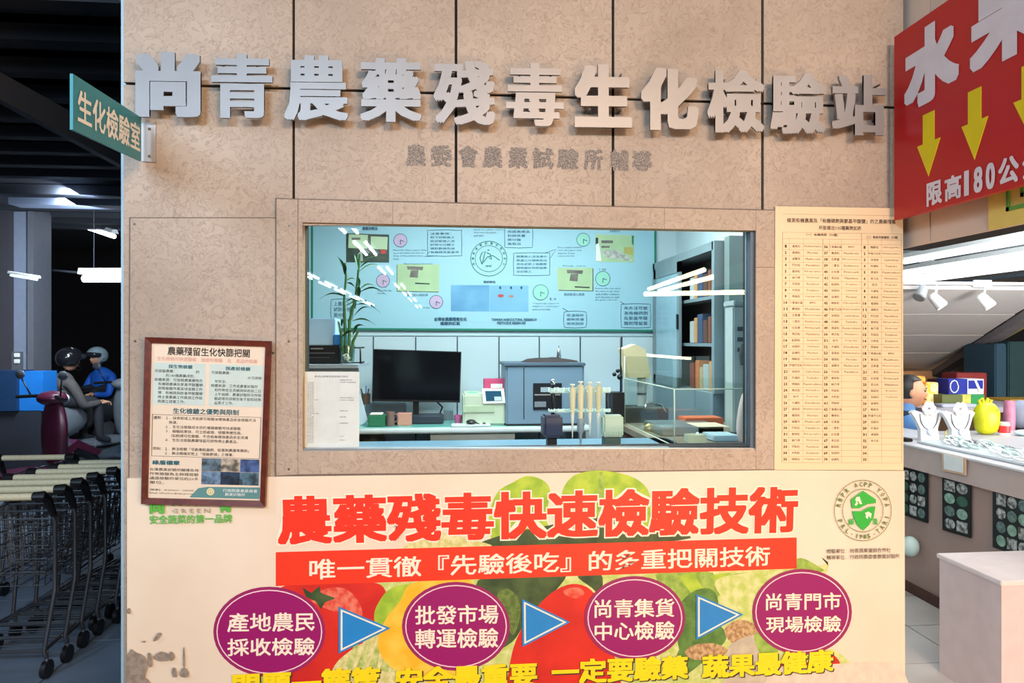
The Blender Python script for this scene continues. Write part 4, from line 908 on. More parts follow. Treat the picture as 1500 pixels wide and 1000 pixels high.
for a, b in (((gx0, gy0, gz0), (gx0, gy0, gz1)), ((gx0, gy0, gz1), (gx0, gy1, gz1)), ((gx0, gy0, gz0), (gx0, gy1, gz0)), ((gx0, gy0, gz1), (gx1-.15, gy0, gz1)), ((gx0, gy1, gz0), (gx0, gy1, gz1+.12)), ((gx0, gy0, gz0), (gx1-.08, gy0, gz0))): m_.tube([a, b], r, 6)
m_.build('edge', EDG, gc)
MB().box(gx0+.002, gx1-.2, gy1-.006, gy1, gz0, gz1+.12).build('back_pane', ACRYL, gc)
# cream shade on white stem and tap behind case
LPz = P(935, 595, 3.9)[2]
lmp = thing('covered_appliance', 'cream tapered hood on a white stem behind the glass case', 'hood', (P(938, 595, 3.9)[0], 3.9, LPz))
CR = M('cream_cloth', (232, 216, 170), .7)
MB().poly([P(913, 511, 3.85), P(931, 504, 3.85), P(946, 512, 3.85), P(954, 553, 3.85), P(921, 553, 3.85)], (0, .12, 0)).build('hood', CR, lmp)
MB().tube([P(940, 553, 3.91), P(940, 594, 3.91)], .027, 12).build('stem', WHITE, lmp); MB().tube([P(940, 575, 3.91), P(940, 578, 3.91)], .0285, 12).build('band', M('band_grey', (90, 96, 100), .5), lmp)
MB().box(P(913, 594, 3.85)[0], P(975, 594, 3.85)[0], 3.8, 4.0, 0, LPz).build('base_cabinet', M('sink_black', (60, 58, 54), .5), lmp)
tpz = thing('tap', 'curved chrome swan-neck tap beside the white stem', 'tap', P(949, 592, 3.84))
MB().tube([P(945, 600, 3.78), P(946, 591, 3.78), P(958, 590, 3.78), P(969, 593, 3.78), (P(975, 604, 3.78))], [.008, .008, .008, .007, .006], 8).build('spout', CHROME, tpz)
# tall cabinet right wall
cbx = 1.50; cz = P(1062, 353, 3.8)[2]
cb = thing('tall_cabinet', 'tall grey steel cabinet with glazed sliding doors along the lab side wall', 'cabinet', (cbx+.1, 4.4, 0))
CG_ = M('cabinet_steel', (128, 148, 154), .45, .2)
cxr = lx1-.01
MB().box(cxr-.02, cxr, 3.8, 4.97, 1.1, cz).build('back', M('cabinet_back', (88, 70, 60), .7), cb)
MB().box(cbx, cxr, 3.8, 4.97, cz-.05, cz).build('top', CG_, cb); MB().box(cbx, cxr, 3.8, 4.97, 0, 1.20).build('lower_body', M('cabinet_lower', (124, 146, 156), .5), cb)
MB().box(cbx, cxr, 3.78, 3.82, 1.2, cz).build('side_wall', CG_, cb); MB().box(cbx, cxr, 4.93, 4.97, 1.2, cz).build('side_wall', CG_, cb)
for z in (1.47, 1.75): MB().box(cbx+.03, cxr-.02, 3.83, 4.92, z, z+.02).build('shelf', CG_, cb)
d2 = 4.36
m_ = MB()
for y0, y1 in ((d2, 4.93),):
    m_.box(cbx-.006, cbx+.01, y0, y0+.05, 1.2, cz-.05); m_.box(cbx-.006, cbx+.01, y1-.05, y1, 1.2, cz-.05); m_.box(cbx-.006, cbx+.01, y0, y1, 1.2, 1.26); m_.box(cbx-.006, cbx+.01, y0, y1, cz-.12, cz-.05)
dr = m_.build('door', CG_, cb); MB().box(cbx-.002, cbx+.002, d2+.05, 4.88, 1.26, cz-.12).build('door_pane', M('door_glass', (150, 186, 200), .15), dr)
MB().box(cbx-.016, cbx-.006, d2+.01, d2+.04, 1.58, 1.68, .003).build('door_handle', BLACK, dr)
BC = [(120, 70, 44), (196, 150, 96), (206, 120, 50), (90, 60, 50), (180, 190, 190), (140, 60, 44), (60, 80, 110), (200, 176, 130)]
bl = ['tall brown', 'tan', 'orange', 'dark brown', 'pale grey', 'red-brown', 'blue-grey', 'straw coloured']
for sh_, z in (('upper', 1.771), ('lower', 1.491), ('bottom', 1.201)):
    y = 3.86
    for k in range(6):
        w = .05+.02*((k*7+len(sh_)) % 3); h = .14+.02*((k*5+len(sh_)) % 3); ci = (k*3+len(sh_)) % 8
        MB().box(cbx+.05, cxr-.04, y, y+w, z, z+h, .003).build('storage_box', M('file_%d' % ci, BC[ci], .6), None, '%s box on the %s shelf of the tall cabinet, %s from the open end' % (bl[ci], sh_, ordn[k]), 'box', 'boxes inside the tall cabinet'); y += w+.008
# tall side panel near window end of the cabinet and white appliance
MB().box(P(1063, 500, 3.75)[0], lx1-.005, 3.70, 3.77, 0, P(1080, 345, 3.7)[2]).build('partition_panel', M('partition_green', (112, 134, 132), .5), None, 'grey-green upright partition panel next to the tall cabinet', 'panel')
ap = thing('white_fridge', 'narrow white appliance with grey top beside the window jamb', 'appliance', (P(1090, 600, 3.1)[0], 3.2, 1.061))
ax0 = P(1074, 500, 3.15)[0]
MB().box(ax0, ax0+.10, 3.15, 3.25, 1.061, P(1085, 448, 3.15)[2], .006).build('body', M('appliance_white', (176, 188, 186), .4), ap); MB().box(ax0-.004, ax0+.104, 3.13, 3.26, P(1085, 448, 3.15)[2], P(1085, 440, 3.15)[2], .004).build('top', M('appliance_top', (160, 176, 176), .4), ap)
for k in range(3): MB().box(ax0+.02, ax0+.08, 3.142, 3.15, 1.45+k*.05, 1.47+k*.05, .002).build('vent', M('vent_dark', (70, 80, 84), .5), ap)
MB().lathe(P(1092, 503, 3.05), [(.022, 0), (.026, -.03), (.03, -.06), (.026, -.09), (.026, -.10), (.03, -.102)][::-1], 12).build('hanging_torch', M('torch_dark', (52, 60, 64), .5), None, 'dark rounded device hanging on the white appliance', 'device')
MB().tube([P(1092, 540, 3.05), P(1093, 556, 3.05), P(1090, 565, 3.05)], .004, 6).build('device_cord', BLACK, None, 'black cord dangling under the dark rounded device', 'cord')
def onr(x0, x1, ya, yt, dy, mat, nm, label, cat, b=.004, z=None):
    zz = 1.061 if z is None else z
    return MB().box(P(x0, 620, ya)[0], P(x1, 620, ya)[0], ya, ya+dy, zz, P((x0+x1)/2, yt, ya)[2], b).build(nm, mat, None, label, cat)
onr(1004, 1060, 3.35, 612, .12, M('folder_orange', (214, 110, 70), .6), 'folder', 'orange folder stack inside the glass case', 'folder')
onr(1022, 1070, 3.1, 625, .18, M('paper_cream', (228, 206, 178), .7), 'paper_stack', 'cream paper stack in the glass case before the orange folders', 'paper')
onr(1045, 1084, 2.9, 638, .14, M('paper_blue', (180, 204, 214), .6), 'paper_stack', 'pale blue paper stack at the front of the glass case', 'paper')
cbz = thing('clear_box', 'small clear box with white lid knob in the glass case', 'box', (P(1022, 650, 2.85)[0], 2.88, 1.061))
MB().box(P(1009, 640, 2.85)[0], P(1035, 640, 2.85)[0], 2.85, 2.91, 1.061, P(1022, 637, 2.85)[2], .003).build('body', M('box_glassy', (196, 206, 180), .2), cbz); MB().ball(P(1022, 635, 2.88), .009, .009, .007, 8, 6).build('knob', WHITE, cbz)
m_ = MB().box(P(990, 640, 3.2)[0]-.1, P(990, 640, 3.2)[0]+.2, 3.1, 3.4, 1.061, 1.10, .004); m_.build('metal_tray', STEEL, None, 'low metal instrument tray in the glass case', 'tray')
MB().ball(P(1089, 615, 2.9), .028, .03, .12, 12, 8, lambda q_: Vector((q_.x*(1-q_.z*4), q_.y, q_.z))).build('pink_cloth', M('cloth_pink', (230, 206, 198), .8), None, 'pale pink draped cloth at the window jamb', 'cloth')
MB().ball(P(951, 628, 3.3), .03, .03, .03, 10, 6).build('brass_bowl', M('brass', (170, 150, 90), .35, .7), None, 'small brass bowl behind the glass case side', 'bowl')

# ================================================================== RIGHT SIDE : sign, fascia, stall
XS = PX(1310, 500, 1.0); Xs = P(1310, 500, D-.05)[0]
def red_y(px): return PX(px, 500, Xs)[1]
zt = PX(1306, 57, Xs)[2]+.0; zb = PX(1315, 321, Xs)[2]
y1_, y2_ = P(1310, 1, D-.05)[1], 1.0
rs = thing('red_sign', 'big red hanging sign with white writing and yellow down arrows', 'sign', (Xs, (y1_+y2_)/2, zb))
RED = M('sign_red', (196, 14, 24), .35, noise=(2, .06))
MB().box(Xs, Xs+.02, y2_, y1_, zb, zt).build('board', RED, rs)
MB().box(Xs, Xs+.03, y2_+.3, y2_+.34, zt, zt+.8).build('hanger', STEEL, rs)
SW = M('sign_white', (232, 222, 226), .5); SY = M('sign_yellow', (238, 214, 10), .5)
def sq(px0, px1, za, zb_): return [(Xs-.001, red_y(px0), za), (Xs-.001, red_y(px1), za), (Xs-.001, red_y(px1), zb_), (Xs-.001, red_y(px0), zb_)]
za = PX(1366, 33, Xs)[2]; zc = PX(1349, 156, Xs)[2]
letter(MB(), '水', sq(1325, 1406, za, zc), .001, (.06, .055), res=4).build('lettering', SW, rs)
w_ = red_y(1325)-red_y(1406); yk = red_y(1421)
letter(MB(), '果', [(Xs-.001, yk, za+.07), (Xs-.001, yk-w_*1.15, za+.07), (Xs-.001, yk-w_*1.15, PX(1430, 110, Xs)[2]), (Xs-.001, yk, PX(1430, 110, Xs)[2])], .001, (.05, .04), res=4).build('lettering', SW, rs)
def arrow(px0, pxc, px1, t0, t1, hb, tip):
    Z = lambda px, py: PX(px, py, Xs)[2]
    ya, yc, yd = red_y(px0), red_y(pxc), red_y(px1); hw = (ya-yd)/2; zt_, zm, zp = Z(pxc, t0), Z(pxc, t1), Z(pxc, tip)
    yc = (ya+yd)/2
    MB().poly([(Xs-.0015, a, b) for a, b in ((yc+hw*.5, zt_), (yc-hw*.5, zt_), (yc-hw*.5, zm), (yd, zm), (yc, zp), (ya, zm), (yc+hw*.5, zm))], (.001, 0, 0)).build('arrow', SY, rs)
arrow(1344, 1361, 1378, 165, 208, 0, 258); arrow(1409, 1428, 1448, 131, 178, 0, 234); arrow(1485, 1510, 1535, 92, 140, 0, 200)
z1, z2 = PX(1380, 262, Xs)[2], PX(1380, 297, Xs)[2]
ya_ = red_y(1358); pitch = (red_y(1358)-red_y(1384.5))
cw = pitch*.86
yy = ya_
for s, w in (('限', 1), ('高', 1), ('1', .5), ('8', .6), ('0', .6), ('公', 1), ('分', 1)):
    hw = cw*(w if w == 1 else w*(.55 if s == '1' else .8))
    letter(MB(), s, [(Xs-.001, yy, z1), (Xs-.001, yy-hw, z1), (Xs-.001, yy-hw, z2), (Xs-.001, yy, z2)], .001, (.035, .03) if s not in '180' else (.05, .02), res=4).build('lettering', SW, rs)
    yy -= pitch*w if w == 1 else pitch*(w*.93)
# fascia over the passage
Xf = XR+.0; zf = PX(1317, 363.5, Xf)[2]
fas = MB().box(Xf+.03, Xf+.16, .6, D+.11, zf+.004, 4.0).build('wall_fascia', DARK, kind='structure')
FT = M('fascia_panel', (226, 204, 184), .5, noise=(3, .06)); ys = [D+.11, PX(1356, 400, Xf)[1], PX(1445, 400, Xf)[1], PX(1540, 400, Xf)[1], .6]
for k in range(4):
    for za_, zb2 in ((zf, zf+.55), (zf+.56, zf+1.12), (zf+1.13, zf+1.7)):
        MB().box(Xf+.018, Xf+.03, ys[k+1]+.003, ys[k]-.003, za_, zb2).build('fascia_panel', FT, fas)
ms = thing('menu_sign', 'yellow board with green double border on the fascia beside the red sign', 'sign', (Xf+.01, 1.7, zf))
yq = PX(1446, 330, Xf)[1]
MB().box(Xf+.004, Xf+.017, yq-1.0, yq, zf, zf+.5).build('board', M('menu_yellow', (240, 214, 110), .5), ms)
MG = M('menu_green', (90, 160, 60), .5)
for o_ in (.075, .13):
    for a in ((yq-o_-.012, yq-o_, zf+o_*.62, zf+.45), (yq-.95, yq-o_, zf+o_*.62, zf+o_*.62+.012)): MB().box(Xf, Xf+.004, a[0], a[1], a[2], a[3]).build('border', MG, ms)
letter(MB(), '日', [(Xf+.003, yq-.23, zf+.26), (Xf+.003, yq-.35, zf+.26), (Xf+.003, yq-.35, zf+.16), (Xf+.003, yq-.23, zf+.16)], .001, (.04, .04)).build('lettering', M('menu_red', (210, 60, 40), .5), ms)

# stall hall
CW = M('stall_ceiling_white', (214, 228, 236), .5)
MB().box(Xf+.16, 9, D+.2, 9.5, 2.30, 2.36).build('ceiling_stall', CW, kind='structure')
MB().box(7.5, 9, D-.5, 9.5, 0, 2.3).build('wall_stall_side', M('stall_side', (120, 116, 116), .7), kind='structure')
MB().box(XR-.1, 9, 8.6, 8.7, 0, 2.3).build('wall_stall_back', M('stall_back', (176, 150, 128), .7), kind='structure')
cs = bpy.data.objects['ceiling_stall']
for k in range(8):
    x = 2.3+k*.62; MB().box(x, x+.05, D+.4, 8.6, 2.26, 2.30).build('ceiling_rail', M('rail_blue', (150, 180, 205), .4), cs)
STUBE = M('stall_tube', (240, 248, 255), .5, emit=3)
def Lp(px, py, X): return PX(px, py, X)
def stube(pa, pb, X, r, lab): 
    a, b = PX(*pa, X), PX(*pb, X); zz = (a[2]+b[2])/2
    return tube_fix((a[0], a[1], zz), (b[0], b[1], zz), r, 'stall_lamp', lab, 'lamp', STUBE)
stube((1318, 412), (1540, 381), 3.7, .035, 'lowest and brightest long tube lamp over the jewellery stall')
stube((1325, 386), (1540, 342), 3.2, .018, 'thin tube lamp under the stall ceiling, nearest the passage fascia')
stube((1322, 402), (1540, 366), 3.6, .018, 'middle tube lamp over the jewellery stall')
# lighting track and spots
yt_ = 5.0
tr = thing('lamp_track', 'white lighting track running above the slatted boards', 'track', P(1420, 414, yt_))
MB().box(P(1322, 414, yt_)[0], P(1620, 414, yt_)[0], yt_, yt_+.05, P(1400, 417, yt_)[2], P(1400, 412.5, yt_)[2]).build('rail', M('track_white', (230, 232, 234), .4), tr)
MB().box(P(1425, 405, yt_)[0], P(1450, 405, yt_)[0], yt_-.02, yt_, P(1400, 421, yt_)[2], P(1400, 410, yt_)[2]).build('adapter', WHITE, tr)
MB().box(P(1345, 405, yt_)[0], P(1366, 405, yt_)[0], yt_-.02, yt_, P(1350, 402, yt_)[2], P(1350, 380, yt_)[2]).build('junction_box', M('junction_grey', (160, 166, 170), .5), tr)
SPOT = M('spot_glow', (255, 255, 250), .4, emit=9)
for k, (x, y, dx, lab, em) in enumerate(((1350, 428, -10, 'unlit grey spotlight on the track, nearest the list poster', 0), (1372, 440, 9, 'lit white spotlight second from the list poster', 1), (1443, 440, 8, 'lit white spotlight hanging under the track adapter', 1), (1512, 436, 8, 'white spotlight at the picture edge', 1))):
    if k == 3: continue
    c = Vector(P(x, y, yt_-.05)); d = Vector((dx*.006, -.03, -.075)).normalized()
    s_ = thing('track_spotlight', lab, 'spotlight', tuple(c-Vector((0, 0, .05))), 'spotlights on the track')
    MB().tube([P(x, 418, yt_-.03), tuple(c+Vector((0, .01, .03)))], .008, 6).build('arm', WHITE, s_)
    MB().tube([c-d*.06, c-d*.05, c+d*.055, c+d*.06], [.022, .034, .046, .042], 14).build('head', WHITE if em else M('spot_grey', (170, 174, 176), .4, .4), s_)
    MB().tube([c+d*.0605, c+d*.064], .038, 14).build('lens', SPOT if em else STEEL, s_)
# sloped boards (stair underside)
def slope(px, s):  # s 0..1 down the slope
    yy = 5.0+2.0*s; z = 1.91-.70*s; return yy, z
def sx(px, s):
    yy, z = slope(px, s); r = ray(px, 500); return (r[0]*yy/r[1], yy, z)
bd = []
sl = thing('sloping_ceiling', 'white boarded slope under the stairs behind the stall', 'sloping ceiling', (3.2, 6, 1.21))
edge_px = [1545, 1455, 1425, 1397, 1365]
BRD = M('board_white', (206, 204, 202), .5, noise=(2, .03))
for k in range(4):
    s0, s1 = k/4+.004, (k+1)/4-.004
    pe0 = 1548-(1548-1362)*(k/4)**.8 if k else 1548; pe1 = 1548-(1548-1362)*((k+1)/4)**.8
    a = [sx(1300, s0), sx(pe0, s0), sx(pe1, s1), sx(1300, s1)]
    MB().poly([Vector(p) for p in a], (0, .01, .03)).build('board', BRD, sl)
p0, p1 = Vector(sx(1552, 0)), Vector(sx(1360, 1)); 
def onslope(px, py):
    r = ray(px, py)  # intersect with plane z = 1.91-.35*(y-5)
    t = (1.91+1.75-EYE)/(r[2]+.35*r[1]); return Vector((r[0]*t, r[1]*t, EYE+r[2]*t))
MB().poly([onslope(1360, 545), onslope(1510, 448), onslope(1510, 462), onslope(1372, 548)], (0, -.06, -.04)).build('stringer', M('stringer_grey', (126, 124, 128), .6, noise=(10, .15)), sl)
MB().poly([onslope(1424, 513), onslope(1510, 462), onslope(1510, 470), onslope(1424, 519)], (0, -.03, -.02)).build('yellow_strip', M('strip_yellow', (206, 196, 60), .5), sl)
MB().box(P(1300, 545, 7.1)[0], P(1362, 545, 7.1)[0], 7.06, 7.12, P(1340, 600, 7.1)[2], P(1340, 543, 7.1)[2]).build('end_post', M('post_orange', (216, 160, 110), .6), sl)
# back area goods
DKN = M('recess_shade', (40, 38, 50), .8)
bxp(1428, 470, 1530, 600, 7.9, .1).build('shade_sheet', DKN, None, 'near-black sheet standing for the shade behind the dark teal box', 'curtain')  # sheet whose colour paints the shade of the dark area under the slope
gt = thing('goods_table', 'plain grey table behind the jewellery counter carrying goods', 'table', P(1420, 600, 5.2))
tz = P(1420, 596, 5.2)[2]
MB().box(P(1345, 600, 5.2)[0], P(1600, 600, 5.2)[0], 5.15, 6.6, tz-.04, tz).build('tabletop', M('table_grey', (150, 150, 160), .5), gt)
for x in (1360, 1560):
    for y in (5.25, 6.4): MB().box(P(x, 600, 5.2)[0], P(x, 600, 5.2)[0]+.05, y, y+.05, 0, tz-.04).build('leg', STEEL, gt)
def good(nm, lab, cat, x0, yt, x1, y, dy, mat, z=tz, b=.006, **k):
    return MB().box(P(x0, yt, y)[0], P(x1, yt, y)[0], y, y+dy, z, P((x0+x1)/2, yt, y)[2], b).build(nm, mat, None, lab, cat, **k)
g1 = good('snack_box', 'red snack box with orange and gold swirls behind the man', 'box', 1322, 551, 1356, 5.45, .12, M('snack_red', (224, 70, 40), .4, noise=(22, .5), rgb2=(244, 190, 70)))
good('snack_bag', 'orange and white snack bag standing beside the red snack box', 'bag', 1357, 560, 1375, 5.4, .1, M('snack_orange', (244, 172, 20), .4, noise=(26, .4), rgb2=(250, 226, 180)))
gtop = P(1420, 578, 5.3)[2]
g2 = thing('green_carton', 'long green carton with yellow fruit print under the blue box', 'carton', P(1412, 596, 5.3))
for x0, x1, mt in ((1380, 1410, M('carton_olive', (84, 96, 50), .5)), (1410, 1422, M('carton_yellow', (214, 190, 90), .5, noise=(30, .3))), (1422, 1442, M('carton_green', (30, 130, 70), .5))):
    MB().box(P(x0, 580, 5.3)[0], P(x1, 580, 5.3)[0], 5.3, 5.55, tz, gtop).build('panel', mt, g2)
g3 = thing('blue_box', 'blue and white printed box lying on the green carton', 'box', P(1415, 578, 5.36))
BW = M('carton_blue', (30, 44, 140), .4); zt3 = P(1415, 555, 5.36)[2]; zm = gtop+.001
MB().box(P(1390, 566, 5.36)[0], P(1417, 566, 5.36)[0], 5.36, 5.5, zm, zt3).build('end_panel', BW, g3)
MB().box(P(1417.3, 566, 5.36)[0], P(1441, 566, 5.36)[0], 5.36, 5.5, zm, zt3).build('front_panel', M('carton_white', (214, 220, 232), .4), g3)
bxp(1419, 557, 1440, 569, 5.355, .004).build('printed_panel', BW, g3); MB().poly([P(a, b, 5.35) for a, b in ((1427, 556), (1430, 556), (1438, 573), (1434, 573))], (0, .004, 0)).build('printed_stripe', WHITE, g3)
MB().tube([P(1398+6*math.cos(a*.6), 566+9*math.sin(a*.6), 5.357) for a in range(10)], .004, 5, True).build('printed_ring', WHITE, g3)
good('red_carton', 'dark red carton behind the blue printed box', 'carton', 1402, 546, 1446, 5.9, .2, M('carton_red', (130, 44, 44), .5))
good('dark_carton', 'dark maroon carton at the end of the goods table under the slope', 'carton', 1379, 556, 1394, 6.0, .2, M('carton_maroon', (70, 36, 40), .6))
good('grey_carton', 'pale grey-blue carton between counter and green carton', 'carton', 1380, 592, 1432, 5.17, .1, M('carton_greyblue', (164, 172, 190), .6))
tl = thing('teal_cabinet', 'large dark teal cabinet box on top of yellow crate', 'cabinet', P(1490, 583, 5.9))
MB().box(P(1458, 540, 5.9)[0], P(1475, 540, 5.9)[0], 5.9, 6.3, P(1470, 583, 5.9)[2], P(1470, 503, 5.9)[2], .01).build('side', M('teal_dark', (36, 66, 84), .5), tl)
MB().box(P(1475, 540, 5.9)[0], P(1560, 540, 5.9)[0], 5.88, 6.3, P(1470, 583, 5.9)[2], P(1470, 500, 5.9)[2], .01).build('front', M('teal_front', (30, 58, 62), .5), tl)
good('yellow_crate', 'mustard yellow crate under the dark teal cabinet', 'crate', 1479, 585, 1545, 5.6, .3, M('crate_mustard', (176, 140, 50), .5, noise=(30, .2)), tz-.0)
zc_ = .0
# counter
c0 = PZ(1326, 863, 0); X1 = c0[0]; ctz = PX(1326.6, 649.6, X1-.04)[2]; czb = PX(1326.6, 684, X1-.04)[2]
ct = thing('jewellery_counter', 'long brown-fronted jewellery counter with pale overhanging top in the stall', 'counter', (X1+.3, 4.2, 0))
MB().box(X1, X1+.42, 2.2, 5.1, 0, czb).build('front', M('counter_brown', (168, 142, 132), .6, noise=(4, .06)), ct)
MB().box(X1-.04, X1+.45, 2.2, 5.12, czb, ctz-.012).build('apron', M('counter_apron', (190, 172, 166), .5), ct); MB().box(X1-.05, X1+.47, 2.19, 5.13, ctz-.012, ctz, .003).build('top', M('counter_white', (206, 206, 208), .4), ct)
bz = MB().box(X1-.012, X1, 2.2, 5.1, 0, .06).build('plinth', M('plinth_brown', (84, 54, 44), .6), ct)
def cpost(pts, lab, rows_, cols_):
    qq = [Vector(PX(a, b, X1-.014)) for a, b in pts]
    t = thing('jewellery_poster', lab, 'poster', tuple((qq[2]+qq[3])/2), 'black jewellery posters on the counter front')
    plate(qq, .006).build('sheet', M('poster_black', (20, 24, 24), .3), t); k = 0
    for r in range(rows_):
        for c in range(cols_):
            u0, v0 = .08+c*(.88/cols_), .04+r*(.94/rows_); s_ = sub(qq, u0, v0, u0+.78/cols_, v0+.78/rows_); k += 1
            mt = [M('jade_pale', (150, 190, 170), .4, noise=(30, .4)), M('jade_dark', (60, 110, 90), .4, noise=(30, .4)), M('silver_print', (196, 200, 196), .4, noise=(40, .6), rgb2=(70, 74, 70)), M('jade_grey', (110, 136, 130), .4, noise=(50, .5))][(k*5+r) % 4]
            n_ = qn(qq); cc = (s_[0]+s_[2])/2+n_*.001; eu = (s_[1]-s_[0])/2; ev = (s_[0]-s_[3])/2
            if (r+c+rows_) % 4 == 0: MB().add([p+n_*.001 for p in s_], [(0, 1, 2, 3)]).build('gem_print', MATS['silver_print'], t)
            else: MB().add([cc+eu*math.cos(a*.524)+ev*math.sin(a*.524) for a in range(12)], [tuple(range(12))]).build('gem_print', mt, t)
cpost([(1318, 684), (1358.5, 691), (1358.5, 766), (1318, 752)], 'black poster of stones partly behind the wall edge', 4, 3)
cpost([(1380, 698), (1421.7, 708), (1421.7, 788), (1380.6, 776)], 'black poster of paired oval stones under the framed mirror', 4, 2)
cpost([(1454, 717), (1530, 737), (1530, 828), (1454, 801)], 'black poster with white gem cards at the picture edge', 4, 4)
fm = thing('counter_notice', 'small white notice with beige frame hung over the counter edge', 'notice', tuple(PX(1396, 695, X1-.06)))
fq2 = [Vector(PX(a, b, X1-.058)) for a, b in ((1379, 663), (1414, 671), (1414, 696), (1380, 689))]
plate(fq2, .006).build('frame', M('frame_beige', (206, 176, 146), .6), fm); plate(sub(fq2, .1, .02, .9, .88), .002, .002).build('sheet', M('notice_white', (226, 232, 232), .5), fm)
MB().ball(PX(1333, 800, X1-.06), .05, .05, .06).build('plastic_bag', M('bag_mint', (196, 222, 216), .5), None, 'small pale mint bag hanging low on the counter by the wall edge', 'bag')
# goods on the counter
it = thing('inner_table', 'grey inner table joined behind the jewellery counter carrying the yellow bag', 'table', (X1+1.2, 3.8, 0))
MB().box(X1+.48, X1+2.0, 3.2, 4.36, ctz-.03, ctz).build('tabletop', M('inner_grey', (176, 176, 180), .5), it)
for x in (X1+.52, X1+1.92):
    for y in (3.24, 4.28): MB().box(x, x+.04, y, y+.04, 0, ctz-.03).build('leg', STEEL, it)
def bustm(px, py, h, lab, k):
    b = Vector(PZ(px, py, ctz)); t = thing('necklace_bust', lab, 'display bust', tuple(b), 'white necklace busts on the counter')
    Wm = M('bust_white', (204, 208, 212), .6)
    pr_ = [(-.055, 0), (.055, 0), (.05, .08*h/.23), (.075, .15*h/.23), (.095, .185*h/.23), (.075, .20*h/.23), (.03, .185*h/.23), (0, .165*h/.23), (-.03, .185*h/.23), (-.075, .20*h/.23), (-.095, .185*h/.23), (-.075, .15*h/.23), (-.05, .08*h/.23)]
    MB().poly([b+Vector((x*1.12, .03*(z/h), z)) for x, z in pr_], (0, .03, 0)).build('bust', Wm, t)
    f = MB()
    for a in range(6): f.ball(b+Vector((.028*math.cos(a*1.047), .012, .212*h/.23+.026*math.sin(a*1.047))), .019, .010, .019, 8, 6)
    f.build('flower', WHITE, t)
    MB().tube([b+Vector((.06*math.cos(a), .012, .18*h/.23-.10*math.sin(a))) for a in [i*.314 for i in range(11)]], .0028, 5).build('necklace', M('silver_dark', (70, 76, 86), .4, .3), t)
    MB().lathe(b+Vector((0, -.004, .06)), [(.001, -.004), (.02, -.003), (.022, 0)], 12, 'y').build('pendant', M('pendant_blue', (186, 204, 224), .3), t)
bustm(1363, 646, .215, 'white necklace bust nearest the man', 0); bustm(1409, 647, .215, 'white necklace bust beside the yellow bag', 1)
b = Vector(PZ(1391, 645, ctz))
gb = thing('cream_pouch', 'small cream pouch between the two white necklace busts', 'pouch', tuple(b)); MB().ball(b+Vector((0, 0, .035)), .032, .02, .036).build('pouch', M('pouch_cream', (226, 216, 160), .7), gb); MB().tube([b+Vector((0, 0, .07)), b+Vector((-.006, 0, .15))], .003, 6).build('string', M('pouch_string', (220, 210, 180), .6), gb)
b = Vector(PZ(1445, 636, ctz))
yb2 = thing('yellow_bag', 'bright yellow tied plastic bag on the counter beside the bust', 'bag', tuple(b))
MB().ball(b+Vector((0, 0, .105)), .075, .06, .105, 18, 12, lambda q_: Vector((math.copysign(.075*abs(q_.x/.075)**.6, q_.x)*(1+.05*math.sin(q_.z*60)), q_.y, math.copysign(.105*abs(q_.z/.105)**.75, q_.z)))).build('bag_body', M('bag_yellow', (206, 210, 16), .45, noise=(14, .12)), yb2)
for g_ in (-1, 1): MB().tube([b+Vector((g_*.03-.01, 0, .195)), b+Vector((g_*.045-.01, 0, .225)), b+Vector((g_*.02-.01, 0, .235)), b+Vector((g_*.008-.01, 0, .2))], [.012, .009, .009, .012], 8).build('bag_handle', MATS['bag_yellow'], yb2)
MB().ball(b+Vector((.03, -.035, .165)), .016, .02, .012, 8, 6).build('knot_hole', M('bag_shade', (120, 130, 20), .6), yb2)
b = Vector(PZ(1471, 637, ctz)); jr = thing('red_jar', 'small jar with red band and clear lid on the counter', 'jar', tuple(b))
MB().lathe(b, [(.032, 0), (.034, .015), (.034, .016)], 14).build('base', WHITE, jr); MB().lathe(b, [(.0345, .016), (.0345, .062)], 14).build('label_band', M('jar_red', (220, 50, 60), .4), jr); MB().lathe(b, [(.033, .062), (.033, .07), (.028, .085), (.0, .086)], 14).build('lid', M('jar_lid', (200, 196, 190), .3), jr)
b = Vector(PZ(1470, 628, ctz)); MB().lathe(b+Vector((0, -.05, 0)), [(.033, 0), (.036, .08), (.034, .19), (.028, .2)], 14).build('pink_can', M('can_pink', (190, 120, 150), .5, noise=(20, .2)), None, 'tall pink patterned can behind the red jar', 'can')
b = Vector(PZ(1499, 638, ctz)); MB().ball(b+Vector((0, 0, .02)), .06, .04, .02).build('blue_wrap', M('wrap_blue', (180, 214, 220), .5), None, 'pale blue crumpled wrapping at the end of the counter', 'wrapping')
b = Vector(PZ(1508, 630, ctz)); MB().ball(b+Vector((.02, .1, .1)), .09, .06, .10).build('grey_bag', M('bag_grey', (110, 120, 140), .6), None, 'grey-blue bag at the picture edge behind the wrapping', 'bag')
